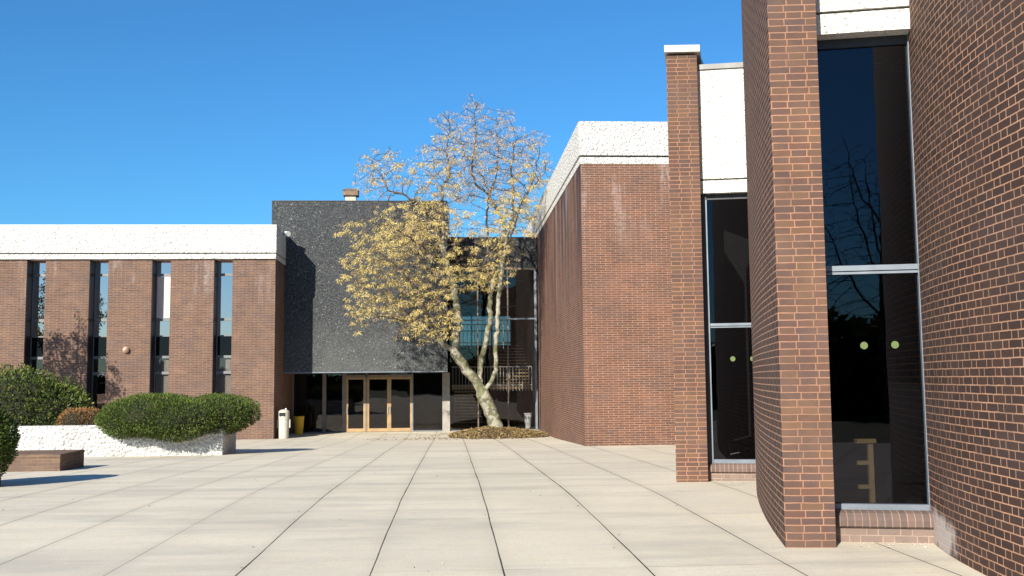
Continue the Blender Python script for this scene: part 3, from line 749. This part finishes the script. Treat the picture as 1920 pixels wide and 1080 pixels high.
# ------------------------------------------------------------------ bins and urn
tb = root('trash_bin', 'cream domed litter bin at the corner of the brick wing', 'litter bin', (-6.66, 40.3, -0.7))
k = MB(); k.lathe(-6.66, 40.3, [(0.19, -0.7), (0.20, -0.69), (0.215, 0.06), (0.225, 0.07), (0.225, 0.12)], 28); k.build('body', M['bin_cream'], tb, smooth=False)
k = MB(); k.lathe(-6.66, 40.3, [(0.222, 0.122), (0.222, 0.36), (0.205, 0.385), (0.12, 0.43), (0.03, 0.445)], 28); k.build('hood', M['bin_cream'], tb)
k = MB(); k.box(-6.80, -6.58, 40.06, 40.12, 0.19, 0.32); k.build('flap', M['black_plastic'], tb)
for sx in (-6.90, -6.42):
    k = MB(); k.box(sx-0.02, sx+0.02, 40.26, 40.34, -0.28, 0.05); k.build('handle', M['bin_cream'], tb)
k = MB(); k.lathe(-6.58, 40.3, [(0.03, 0.43), (0.03, 0.49)], 10); k.build('ashtray_knob', M['white_paint'], tb)
adopt(tb)
yb = root('yellow_bin', 'yellow tub-shaped bin standing in shade by the entrance glass', 'bin', (-6.50, 43.2, -0.7))
k = MB(); k.lathe(-6.50, 43.2, [(0.17, -0.7), (0.225, 0.03)], 24); k.build('body', M['bin_yellow'], yb, smooth=False)
k = MB(); k.lathe(-6.50, 43.2, [(0.235, 0.032), (0.24, 0.06), (0.215, 0.07)], 24); k.build('rim', M['bin_yellow'], yb)
adopt(yb)
ur = root('ash_urn', 'small white urn behind the stair hall glass near the brick hall', 'urn', (3.43, 45.2, -0.68))
k = MB(); k.lathe(3.43, 45.2, [(0.14, -0.68), (0.12, -0.60), (0.17, -0.2), (0.19, -0.02)], 20); k.build('bowl', M['white_paint'], ur, smooth=True)
k = MB(); k.lathe(3.43, 45.2, [(0.22, -0.018), (0.22, 0.02), (0.18, 0.025)], 20); k.build('rim', M['white_paint'], ur)
adopt(ur)

# ------------------------------------------------------------------ planter, low wall
pl = root('raised_planter', 'long white rough block planter wall under the low shrubs', 'planter', (-9, 27.3, -0.35))
X0, X1_ = -21, -5.945
k = MB(); k.box(X0, X1_, 26.5, 26.8, -0.5, 0.475); k.box(X1_-0.3, X1_-0.002, 26.802, 28.15, -0.5, 0.47); k.box(X0, X1_-0.302, 27.9, 28.14, -0.6, 0.40)
k.build('wall', M['planter_block'], pl, bevel=0.02)
k = MB(); k.box(X0, X1_-0.302, 26.802, 27.9, 0.0, 0.40); k.build('soil', M['soil'], pl)
adopt(pl)
lw = root('low_brick_wall', 'low brown brick seat wall in front of the white planter', 'wall', (-10, 21.1, -0.18))
k = MB(); k.box(-13, -7.785, 20.55, 21.85, -0.35, 0.10); k.build('base', M['low_brick'], lw)
k = MB(); k.box(-13, -7.78, 20.54, 21.86, 0.102, 0.165); k.build('cap', M['low_brick'], lw, bevel=0.012)
adopt(lw)

# ------------------------------------------------------------------ foliage helpers
def unit(v): return v/np.maximum(np.linalg.norm(v, axis=-1, keepdims=True), 1e-9)
def blades(cen, dirs, length, width, droop=0.0, bend=True):
    """one narrow leaf (two triangles folded as a diamond) per row"""
    n = len(cen)
    side = unit(np.cross(dirs, rng.normal(size=(n, 3))))
    L = length*rng.uniform(0.6, 1.3, (n, 1)); W = width*rng.uniform(0.7, 1.3, (n, 1))
    a = cen; b = cen+dirs*L*0.5+side*W*0.5; c = cen+dirs*L+np.array([0, 0, -droop])*L; d = cen+dirs*L*0.5-side*W*0.5
    v = np.stack([a, b, c, d], 1).reshape(-1, 3)
    f = np.arange(n*4).reshape(-1, 4)
    return v, f
def fast_mesh(name, v, f, mat, parent=None):
    me = bpy.data.meshes.new(name)
    n = len(f); k = f.shape[1]
    me.vertices.add(len(v)); me.vertices.foreach_set('co', v.astype(np.float32).ravel())
    me.loops.add(n*k); me.loops.foreach_set('vertex_index', f.astype(np.int32).ravel())
    me.polygons.add(n); me.polygons.foreach_set('loop_start', np.arange(0, n*k, k, dtype=np.int32)); me.polygons.foreach_set('loop_total', np.full(n, k, dtype=np.int32))
    me.update(calc_edges=True); me.validate()
    me.materials.append(mat)
    o = bpy.data.objects.new(name, me); C.objects.link(o)
    if parent is not None: o.parent = parent
    return o
def fnoise(p, fr, seed):
    """cheap smooth noise: a few sines in random directions"""
    g = np.random.default_rng(seed); out = np.zeros(len(p))
    for i in range(10):
        d = unit(g.normal(size=3)); out += np.sin(p@d*fr*g.uniform(0.6, 2.2)+g.uniform(0, 6.28))/3.2
    return out
def shrub(name, lobes, n, mat, label, size=(0.10, 0.03), group=None, stem=None, rough=0.10, zmin=None, tips=0.5):
    """lobes: list of (centre, radii). Leaves cover the lumpy surface of the union, twigs inside."""
    base = Vector((lobes[0][0][0], lobes[0][0][1], stem if stem is not None else gz(lobes[0][0][1])))
    rt_ = root(name, label, 'shrub', base, group)
    V = []; F = []; core = MB(); cnt = 0
    vol = sum((r[0]*r[1]+r[0]*r[2]+r[1]*r[2]) for c, r in lobes)
    for li, (c, r) in enumerate(lobes):
        c = np.array(c); r = np.array(r)
        m_ = int(n*(r[0]*r[1]+r[0]*r[2]+r[1]*r[2])/vol)
        d = unit(rng.normal(size=(m_, 3)))
        disp = 1+rough*fnoise(d*r*2.2, 1.6, 5+li)+rough*0.6*fnoise(d*r*2.2, 5.5, 9+li)
        depth = 1-0.22*rng.random(m_)**1.6
        p = c+d*r*(disp*depth)[:, None]
        keep = np.ones(m_, bool)
        for lj, (c2, r2_) in enumerate(lobes):
            if lj != li: keep &= (np.linalg.norm((p-np.array(c2))/np.array(r2_), axis=1) > 0.82)
        if zmin is not None: keep &= p[:, 2] > zmin
        p = p[keep]; d = d[keep]
        dr = unit(d/r*np.mean(r)+rng.normal(size=d.shape)*tips+np.array([0, 0, 0.35]))
        v, f_ = blades(p, dr, size[0], size[1])
        V.append(v); F.append(f_+cnt); cnt += len(v)
        # core
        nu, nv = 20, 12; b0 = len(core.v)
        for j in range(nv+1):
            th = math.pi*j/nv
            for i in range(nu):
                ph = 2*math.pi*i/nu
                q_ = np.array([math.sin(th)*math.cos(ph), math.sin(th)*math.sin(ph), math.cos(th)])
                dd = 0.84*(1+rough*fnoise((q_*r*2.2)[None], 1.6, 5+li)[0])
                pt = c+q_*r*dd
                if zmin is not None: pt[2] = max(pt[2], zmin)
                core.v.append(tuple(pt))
        for j in range(nv):
            for i in range(nu):
                core.f.append((b0+j*nu+i, b0+(j+1)*nu+i, b0+(j+1)*nu+(i+1) % nu, b0+j*nu+(i+1) % nu)); core.mi.append(0); core.uv.append(None)
    fast_mesh('foliage', np.concatenate(V), np.concatenate(F), mat, rt_)
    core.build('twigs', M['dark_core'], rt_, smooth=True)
    adopt(rt_)
    return rt_

shrub('low_yew', [((-7.70, 26.75, 0.72), (1.42, 1.35, 0.56)), ((-8.40, 26.6, 0.58), (0.72, 0.95, 0.42)), ((-6.12, 27.0, 0.72), (1.0, 1.0, 0.50)), ((-7.05, 26.35, 0.62), (1.15, 1.05, 0.50))],
      46000, M['yew'], 'long spreading dark green shrub spilling over the right end of the white planter', (0.065, 0.022), stem=0.4, rough=0.06, tips=0.4)
shrub('broad_shrub', [((-12.9, 30.3, 0.75), (2.1, 1.4, 1.25)), ((-14.6, 30.2, 0.7), (1.6, 1.4, 1.15)), ((-11.7, 30.2, 0.55), (1.0, 1.1, 1.0))],
      30000, M['juniper'], 'big rounded green shrub behind the left end of the white planter', (0.10, 0.04), rough=0.08, zmin=-0.4)
shrub('rust_shrub', [((-10.05, 27.75, 0.55), (0.62, 0.45, 0.38)), ((-9.7, 27.75, 0.52), (0.45, 0.4, 0.36))],
      6000, M['rust_leaf'], 'small rust orange dying shrub between the two green shrubs in the planter', (0.06, 0.018), stem=0.4, rough=0.10)
shrub('clipped_shrub', [((-7.82, 16.6, 0.64), (0.80, 0.80, 0.72))],
      22000, M['yew'], 'dark rounded shrub cut off by the left edge in front of the low brick wall', (0.06, 0.02), rough=0.05, tips=0.4)
# the round kerb the clipped shrub grows from
rp = root('brick_tub', 'low round brick tub under the dark shrub at the left edge', 'planter', (-7.8, 16.6, gz(16.6)))
k = MB(); k.lathe(-7.8, 16.6, [(0.55, -0.3), (0.55, 0.06), (0.53, 0.10), (0.44, 0.10), (0.42, 0.04)], 28); k.build('wall', M['low_brick'], rp)
adopt(rp)

# ------------------------------------------------------------------ trees
def chain_mesh(nodes, parent, rad, nside_of):
    """smooth tubes along branches"""
    n = len(nodes); kids = [[] for _ in range(n)]
    for i, p in enumerate(parent):
        if p >= 0: kids[p].append(i)
    V = []; F = []; FRs = []; cnt = 0
    starts = [(i, -1) for i in range(n) if parent[i] < 0]
    while starts:
        i, frm = starts.pop()
        ch = [frm] if frm >= 0 else []
        cur_ = i
        while True:
            ch.append(cur_)
            ks = kids[cur_]
            if not ks: break
            ks = sorted(ks, key=lambda a: -rad[a])
            for k_ in ks[1:]: starts.append((k_, cur_))
            cur_ = ks[0]
        if len(ch) < 2: continue
        pts = nodes[ch]; rr = rad[ch].copy()
        if frm >= 0: rr[0] = min(rr[0], rr[1]*1.15)
        ns = nside_of(rr.max())
        d = np.gradient(pts, axis=0); d = unit(d)
        ref = np.array([0.31, 0.87, 0.38]); 
        e = unit(np.cross(d, ref)); g = np.cross(d, e)
        a = np.arange(ns)*2*math.pi/ns
        ring = pts[:, None]+(e[:, None]*np.cos(a)[None, :, None]+g[:, None]*np.sin(a)[None, :, None])*rr[:, None, None]
        V.append(ring.reshape(-1, 3)); m_ = len(ch)
        i0 = (np.arange(m_-1)[:, None]*ns+np.arange(ns)[None]); i1 = (np.arange(m_-1)[:, None]*ns+(np.arange(ns)[None]+1) % ns)
        f_ = np.stack([i0, i1, i1+ns, i0+ns], -1).reshape(-1, 4)+cnt
        F.append(f_); cnt += m_*ns; FRs.append(np.repeat((rr[:-1]+rr[1:])*0.5, ns))
    return np.concatenate(V), np.concatenate(F), np.concatenate(FRs)

def grow(limbs, attract, step=0.22, infl=1.3, kill=0.32, iters=90, exp=2.0, tip=0.007, jitter=0.25, gravity=0.0):
    """limbs: polylines (lists of points; first point of all but the trunk lies on an earlier limb). Space colonisation fills in the rest."""
    nodes = []; parent = []
    for lb in limbs:
        pts = [np.array(p, float) for p in lb]
        if nodes:
            arr = np.array(nodes); prev = int(np.argmin(np.linalg.norm(arr-pts[0], axis=1)))
        else:
            nodes.append(pts[0]); parent.append(-1); prev = 0
        start = nodes[prev]
        seq = [start]+pts[1:] if True else pts
        # Catmull-like resample
        for a, b in zip(seq[:-1], seq[1:]):
            L = np.linalg.norm(b-a); m_ = max(1, int(L/step))
            for i in range(1, m_+1):
                q_ = a+(b-a)*i/m_+rng.normal(size=3)*0.018
                nodes.append(q_); parent.append(prev); prev = len(nodes)-1
    nlimb = len(nodes)
    A = attract.copy(); N = np.array(nodes)
    near_i = np.full(len(A), -1); near_d = np.full(len(A), 1e9)
    def upd(new0):
        nonlocal near_i, near_d
        X = N[new0:]
        for s in range(0, len(X), 200):
            D = np.linalg.norm(A[:, None]-X[None, s:s+200], axis=2); j = D.argmin(1); dm = D[np.arange(len(A)), j]
            b = dm < near_d; near_d[b] = dm[b]; near_i[b] = j[b]+new0+s
    upd(0)
    for it in range(iters):
        alive = near_d > kill
        A = A[alive]; near_i = near_i[alive]; near_d = near_d[alive]
        if len(A) == 0: break
        act = near_d < infl
        if not act.any():
            infl *= 1.4; continue
        ids = near_i[act]; dv = unit(A[act]-N[ids])
        uq, inv = np.unique(ids, return_inverse=True)
        acc = np.zeros((len(uq), 3)); np.add.at(acc, inv, dv)
        acc = unit(acc+rng.normal(size=acc.shape)*jitter)
        pr = np.array([parent[i] if parent[i] >= 0 else i for i in uq])
        mom = unit(N[uq]-N[pr]+1e-6)
        acc = unit(acc+0.45*mom+np.array([0, 0, -gravity]))
        new = N[uq]+acc*step
        o = len(N); N = np.concatenate([N, new]); parent += uq.tolist()
        upd(o)
        # drop nodes repeated in the same place
    n = len(N); rad = np.zeros(n); par = np.array(parent)
    kidsum = np.zeros(n)
    for i in range(n-1, -1, -1):
        s = kidsum[i]
        rad[i] = max(tip, s**(1/exp)) if s > 0 else tip
        if par[i] >= 0: kidsum[par[i]] += rad[i]**exp
    return N, par, rad, nlimb

def ell(c, r, n):
    d = unit(rng.normal(size=(n, 3))); return np.array(c)+d*np.array(r)*(rng.random((n, 1))**(1/2.4))

def tufts(cen, blades_n, L, W, spread, mat, parent, name='seed_tufts'):
    n = len(cen)
    c = np.repeat(cen, blades_n, 0)+rng.normal(size=(n*blades_n, 3))*spread
    d = unit(rng.normal(size=c.shape)*0.75+np.array([0, 0, -0.9]))
    v, f_ = blades(c, d, L, W)
    return fast_mesh(name, v, f_, mat, parent)

# the golden tree in the corner: trunk and limbs as surveyed, in three depths
TY = 40.0
def PT(x, y, Y=TY): return tuple(at(x, y, Y))
tree = root('golden_tree', 'leaning multi-stemmed tree with hanging golden seed tufts in front of the entrance', 'tree', (1.80, TY, -0.35))
limbs = [
    [PT(932, 812), PT(929, 797), PT(918, 765), PT(905, 738), PT(893, 715), PT(875, 693, 39.9), PT(853, 663, 39.7), PT(820, 636, 39.4), PT(785, 605, 39.0), PT(750, 575, 38.6), PT(715, 545, 38.3)],
    [PT(903, 735), PT(899, 705, 40.1), PT(903, 670, 40.2), PT(914, 632, 40.2), PT(920, 595, 40.2), PT(920, 551, 40.2), PT(926, 527, 40.2), PT(938, 499, 40.2), PT(950, 462, 40.3), PT(943, 412, 40.4), PT(925, 382, 40.4), PT(914, 361, 40.4), PT(896, 350, 40.3), PT(884, 326, 40.2), PT(887, 295, 40.2), PT(893, 250, 40.1), PT(890, 205, 40.0)],
    [PT(909, 737), PT(922, 715, 39.8), PT(931, 693, 39.7), PT(929, 647, 39.7), PT(933, 603, 39.7), PT(936, 551, 39.7), PT(941, 500, 39.7), PT(948, 455, 39.7), PT(961, 410, 39.6), PT(963, 362, 39.5), PT(958, 315, 39.4), PT(965, 270, 39.3)],
    [PT(853, 663, 39.7), PT(857, 618, 39.7), PT(861, 592, 39.7), PT(853, 555, 39.7), PT(845, 520, 39.6), PT(836, 484, 39.5), PT(823, 447, 39.4), PT(806, 412, 39.3), PT(785, 380, 39.2), PT(755, 364, 39.1), PT(727, 358, 39.0), PT(716, 330, 39.0), PT(697, 303, 39.0)],
    [PT(830, 468, 39.5), PT(832, 430, 39.8), PT(828, 385, 39.9), PT(830, 352, 40.0), PT(843, 328, 40.0), PT(843, 305, 40.0), PT(836, 284, 40.0), PT(845, 245, 40.0)],
    [PT(921, 560, 40.2), PT(915, 500, 40.9), PT(917, 450, 41.1), PT(911, 415, 41.2), PT(916, 375, 41.3), PT(930, 330, 41.3), PT(935, 290, 41.3), PT(930, 240, 41.2)],
    [PT(944, 470, 39.7), PT(965, 425, 39.2), PT(975, 385, 39.0), PT(1000, 350, 38.9), PT(1020, 325, 38.8)],
    [PT(961, 410, 39.6), PT(985, 370, 40.2), PT(1003, 330, 40.6), PT(1010, 290, 40.8)],
    [PT(820, 636, 39.4), PT(800, 590, 38.6), PT(780, 540, 38.0), PT(745, 500, 37.6), PT(710, 470, 37.4), PT(675, 450, 37.3)],
    [PT(785, 605, 39.0), PT(745, 600, 38.2), PT(705, 590, 37.7)],
    [PT(845, 520, 39.6), PT(815, 480, 38.8), PT(775, 450, 38.2), PT(735, 425, 37.8), PT(690, 415, 37.6)],
    [PT(857, 618, 39.7), PT(830, 575, 38.8), PT(815, 540, 38.3)],
    [PT(925, 382, 40.4), PT(905, 330, 40.9), PT(870, 290, 41.2), PT(862, 245, 41.2)],
]
at3 = []
def E_(x, y, Y, rx, rz, ry, n):
    c = at(x, y, Y); at3.append(ell(tuple(c), (rx/46.5, ry, rz/46.5), n))
E_(900, 300, 40.2, 112, 92, 2.3, 1900)
E_(890, 205, 40.1, 26, 34, 0.8, 130); E_(838, 232, 40.0, 34, 28, 0.9, 120); E_(945, 222, 40.5, 30, 26, 0.9, 100)
E_(1003, 262, 40.0, 28, 24, 0.8, 90); E_(1022, 315, 39.4, 20, 30, 0.7, 70); E_(655, 425, 38.0, 32, 16, 0.8, 60); E_(655, 520, 37.9, 22, 14, 0.6, 40)
E_(975, 345, 39.8, 66, 95, 2.2, 850)
E_(835, 330, 40.0, 70, 75, 2.0, 600)
E_(722, 325, 39.2, 62, 52, 1.2, 420)
E_(750, 500, 38.4, 108, 90, 2.1, 1500)
E_(735, 575, 38.4, 88, 66, 1.7, 700)
E_(790, 430, 39.2, 125, 58, 1.9, 850)
E_(800, 600, 38.7, 70, 55, 1.5, 240)
E_(905, 480, 40.0, 70, 70, 2.0, 450)
E_(955, 430, 40.0, 50, 80, 2.0, 350)
A3 = np.concatenate(at3)
# stay in front of the black box and off the brick wall
A3 = A3[(A3[:, 1] < 41.7) | ((A3[:, 0] > 0.2) & (A3[:, 1] < 43.8))]
A3 = A3[A3[:, 0] < 4.6]; A3 = A3[(A3[:, 0] < 3.5) | (A3[:, 2] > 9.4)]
N, par, rad, nl = grow(limbs, A3, step=0.16, infl=1.5, kill=0.19, iters=90, exp=2.15, tip=0.0060)
# match the surveyed girth of the trunk
s_ = 0.30/rad[0]
q_ = np.clip((rad-0.012)/(rad[0]-0.012), 0, 1)
rad = np.where(rad > 0.012, 0.012+(0.275-0.012)*q_**1.4, rad)
rad[:3] *= np.array([1.25, 1.12, 1.0])
V, F, FR = chain_mesh(N, par, rad, lambda r: 12 if r > 0.08 else (6 if r > 0.02 else 3))
thick = np.zeros(len(V), bool)
big = FR > 0.062
for nm, sel_, mt in (('trunk', big, 'bark'), ('branches', ~big, 'twig')):
    o = fast_mesh(nm, V, F[sel_], M[mt], tree)
    o.data.polygons.foreach_set('use_smooth', [True]*len(o.data.polygons))
kid = np.zeros(len(N), int); np.add.at(kid, par[par >= 0], 1)
thin = np.where((rad < 0.011) & (np.arange(len(N)) > nl))[0]
P_ = N[thin]
# seed clusters hang apart from each other: thin the candidates to a minimum spacing
order = rng.permutation(len(P_)); cell = {}
def thin_out(idx, dmin):
    out = []; grid_ = {}
    for i in idx:
        kx = tuple(np.floor(P_[i]/dmin).astype(int)); ok = True
        for a_ in (-1, 0, 1):
            for b_ in (-1, 0, 1):
                for c_ in (-1, 0, 1):
                    for j in grid_.get((kx[0]+a_, kx[1]+b_, kx[2]+c_), ()):
                        if np.sum((P_[i]-P_[j])**2) < dmin*dmin: ok = False
        if ok: grid_.setdefault(kx, []).append(i); out.append(i)
    return np.array(out)
zhi = P_[:, 2]
w_low = 1/(1+np.exp((zhi-8.6)*1.5))
clump = fnoise(P_, 1.7, 77)
lowc = [i for i in order if rng.random() < w_low[i] and clump[i] > -0.30]
hic = [i for i in order if rng.random() > w_low[i]*0.9]
li = thin_out(lowc, 0.37); hi_ = thin_out(hic, 0.17)
hi_ = hi_[rng.random(len(hi_)) < 0.85]
def hang(cen, nb, L, W, rx, rz, mat):
    n_ = len(cen); sc_ = rng.uniform(0.6, 1.35, n_)
    o_ = unit(rng.normal(size=(n_*nb, 3)))*(rng.random((n_*nb, 1))**0.5)*np.array([rx, rx, rz])*np.repeat(sc_, nb)[:, None]
    c = np.repeat(cen, nb, 0)+o_-np.array([0, 0, rz*0.8])
    d = unit(o_*np.array([3.0, 3.0, 1.0])+rng.normal(size=c.shape)*0.05+np.array([0, 0, -0.16]))
    v, f_ = blades(c, d, L, W)
    return fast_mesh('seed_tufts', v, f_, mat, tree)
hang(P_[li], 34, 0.135, 0.024, 0.135, 0.11, M['tuft'])
hang(P_[hi_], 17, 0.105, 0.018, 0.11, 0.085, M['tuft_pale'])
adopt(tree)

def extra_tree(name, label, x, y, h, spread, n_att, tuft_p, seed, mat='bark_dark', low=0.25, group=None, tip=0.012, step=0.3, leaf='tuft', trunk_r=None, cz=0.62):
    global rng
    rng = np.random.default_rng(seed)
    g0 = gz(y)
    r_ = root(name, label, 'tree', (x, y, g0), group)
    lb = [[(x, y, g0-0.2), (x+0.05, y, g0+h*0.15), (x-0.08, y, g0+h*low), (x+0.1, y, g0+h*0.5), (x, y+0.1, g0+h*0.8)]]
    for k_ in range(8):
        a = k_*2.4+seed; sp = spread*(0.36-0.025*k_); z0 = low+0.065*k_
        lb.append([(x, y, g0+h*z0), (x+math.cos(a)*sp*0.35, y+math.sin(a)*sp*0.35, g0+h*(z0+0.09)), (x+math.cos(a)*sp*0.7, y+math.sin(a)*sp*0.7, g0+h*(z0+0.20)), (x+math.cos(a)*sp, y+math.sin(a)*sp, g0+h*(z0+0.33))])
    A = ell((x, y, g0+h*cz), (spread*0.5, spread*0.5, h*(1-cz)), n_att)
    A = A[A[:, 2] > g0+h*(low+0.08)]
    N, par, rad, nl = grow(lb, A, step=step, infl=2.0, kill=step*1.35, iters=60, exp=2.1, tip=tip)
    if trunk_r: rad = np.where(rad > tip*2, tip*2+(rad-tip*2)*((trunk_r-tip*2)/(rad[0]-tip*2)), rad)
    V, F, _ = chain_mesh(N, par, rad, lambda r: 7 if r > 0.05 else 3)
    fast_mesh('trunk', V, F, M[mat], r_)
    if tuft_p:
        thin = np.where(rad < tip*2)[0]; P_ = N[thin][rng.random(len(thin)) < tuft_p]
        tufts(P_, 14, 0.16, 0.05, 0.08, M[leaf], r_, 'crown')
    adopt(r_)
    return r_
# beyond the left edge: the tree whose shadow lies on the wing wall
extra_tree('ornamental_tree', 'small tree left of the frame that throws the branching shadow on the brick wing', -17.5, 34.6, 7.4, 3.3, 600, 0.95, 3, step=0.2, leaf='yew', cz=0.70, tip=0.010)
# behind the viewer: seen in the glass
extra_tree('bare_tree', 'tall bare tree behind the viewer mirrored in the nearest window', 2.6, -15.5, 9.8, 6.0, 1500, 0, 5, tip=0.008, step=0.24, low=0.22, trunk_r=0.11, cz=0.58)
rng = np.random.default_rng(99)
n = 16000
tx = rng.uniform(-110, 90, n); tz = rng.random(n)
hh = 2.6+0.8*np.sin(tx*0.13)+0.6*np.sin(tx*0.41+1)
cen = np.stack([tx, -78+rng.normal(size=n)*3, tz*hh], 1)
v, f_ = blades(cen, unit(rng.normal(size=(n, 3))), 1.5, 0.9)
o = fast_mesh('tree_line', v, f_, M['dark_core']); o['kind'] = 'stuff'; o['label'] = 'far belt of dark trees behind the viewer mirrored in the glass'; o['category'] = 'trees'

n = 15000
tx = rng.uniform(-4.5, 13, n); hh = 3.3+0.6*np.sin(tx*0.9)+0.4*np.sin(tx*2.3+1)
cen = np.stack([tx, -21+rng.normal(size=n)*0.7, -0.1+rng.random(n)*hh], 1)
v, f_ = blades(cen, unit(rng.normal(size=(n, 3))), 0.5, 0.28)
o = fast_mesh('evergreen_hedge', v, f_, M['yew']); o['kind'] = 'stuff'; o['label'] = 'dense evergreen hedge behind the viewer mirrored in the nearest window'; o['category'] = 'hedge'

# ------------------------------------------------------------------ mulch mound, leaf litter, chips
rng = np.random.default_rng(21)
mx, my = 1.95, 39.6
def mound_h(x, y):
    ex = np.where(x < 1.6, 1.75, 2.35); ey = np.where(y < 39.8, 2.1, 4.0)
    q_ = np.sqrt(((x-1.6)/ex)**2+((y-39.8)/ey)**2)
    return -0.715+0.36*np.clip(1-q_, 0, 1)**0.75
G = 90
gx = np.linspace(-0.4, 3.855, G); gy = np.linspace(37.4, 44.28, G)
XX, YY = np.meshgrid(gx, gy)
ZZ = mound_h(XX, YY)
P0 = np.stack([XX, YY, ZZ], -1).reshape(-1, 3)
P0[:, 2] += np.where(P0[:, 2] > -0.714, 0.03*fnoise(P0, 5, 3)+0.02*rng.random(len(P0)), -0.03)
idx = np.arange(G*G).reshape(G, G)
Fm = np.stack([idx[:-1, :-1], idx[:-1, 1:], idx[1:, 1:], idx[1:, :-1]], -1).reshape(-1, 4)
o = fast_mesh('mulch_mound', P0, Fm, M['soil']); o['kind'] = 'stuff'; o['label'] = 'low mulch mound around the foot of the golden tree'; o['category'] = 'mulch'
def scatter(name, n, fx, L, W, mat, label, cat, flat=0.15):
    c = fx(n); d = rng.normal(size=c.shape); d[:, 2] *= flat; d = unit(d)
    side = unit(np.cross(d, np.array([0, 0, 1.0])+rng.normal(size=c.shape)*flat))
    Ls = L*rng.uniform(0.5, 1.4, (len(c), 1)); Ws = W*rng.uniform(0.5, 1.4, (len(c), 1))
    up_ = np.array([0, 0, 1.0])*Ws*0.25
    a = c-d*Ls/2; b_ = c+side*Ws/2+up_; e = c+d*Ls/2; g = c-side*Ws/2+up_
    v = np.stack([a, b_, e, g], 1).reshape(-1, 3)
    o = fast_mesh(name, v, np.arange(len(v)).reshape(-1, 4), mat); o['kind'] = 'stuff'; o['label'] = label; o['category'] = cat
    return o
def on_mound(n):
    x = rng.uniform(-0.3, 3.8, n*2); y = rng.uniform(37.6, 44.1, n*2); h = mound_h(x, y); k_ = h > -0.705
    x, y, h = x[k_][:n], y[k_][:n], h[k_][:n]
    return np.stack([x, y, h+0.035+0.03*rng.random(len(x))], 1)
scatter('mulch_straw', 9000, on_mound, 0.14, 0.03, M['litter'], 'dry straw and dead leaves covering the mound under the tree', 'dead leaves', 0.4)
def around(n):
    a = rng.uniform(0, 2*math.pi, n); r_ = 1+0.35*np.abs(rng.normal(size=n))
    x = 1.5+2.0*r_*np.cos(a)-0.3; y = 39.6+2.3*r_*np.sin(a)
    x2 = rng.uniform(-3.5, 3.7, n); y2 = rng.normal(38.3, 0.45, n)
    pick = rng.random(n) < 0.45; x = np.where(pick, x2, x); y = np.where(pick, y2, y)
    k_ = (x < 3.8) & (y < 44.2); x, y = x[k_], y[k_]
    return np.stack([x, y, np.array([gz(q_) for q_ in y])+0.012], 1)
scatter('leaf_litter', 420, around, 0.11, 0.05, M['litter'], 'fallen leaves blown across the paving around the mound', 'dead leaves')
def bases(n):
    out = []
    for i in range(n):
        t = rng.random()
        if t < 0.35: x, y = rng.uniform(4.0, 7.5), 29.02-abs(rng.normal())*0.06
        elif t < 0.55: x, y = rng.uniform(3.75, 4.6), 9.28-0.155*(0)-abs(rng.normal())*0.12
        elif t < 0.75: x, y = rng.uniform(3.95, 4.75), 15.25-abs(rng.normal())*0.25
        elif t < 0.9: x, y = 3.80-abs(rng.normal())*0.08, rng.uniform(29.5, 37)
        else: x, y = rng.uniform(-6, 3.4), rng.uniform(8, 36)
        out.append((x, y, gz(y)+0.006))
    return np.array(out)
scatter('stone_chips', 130, bases, 0.028, 0.022, M['chips'], 'white stone chips scattered at the foot of the brick walls', 'chips', 0.1)
def bits(n):
    x = rng.uniform(-7, 4.0, n); y = rng.uniform(7, 36, n)**1.0; k_ = x < 2.9+0.0*y
    x, y = x[k_], y[k_]; return np.stack([x, y, np.array([gz(q_) for q_ in y])+0.006], 1)
scatter('dark_bits', 90, bits, 0.035, 0.018, M['chips_dark'], 'dark seed pods and bits lying on the concrete', 'debris')
print('objects', len(scene.objects))
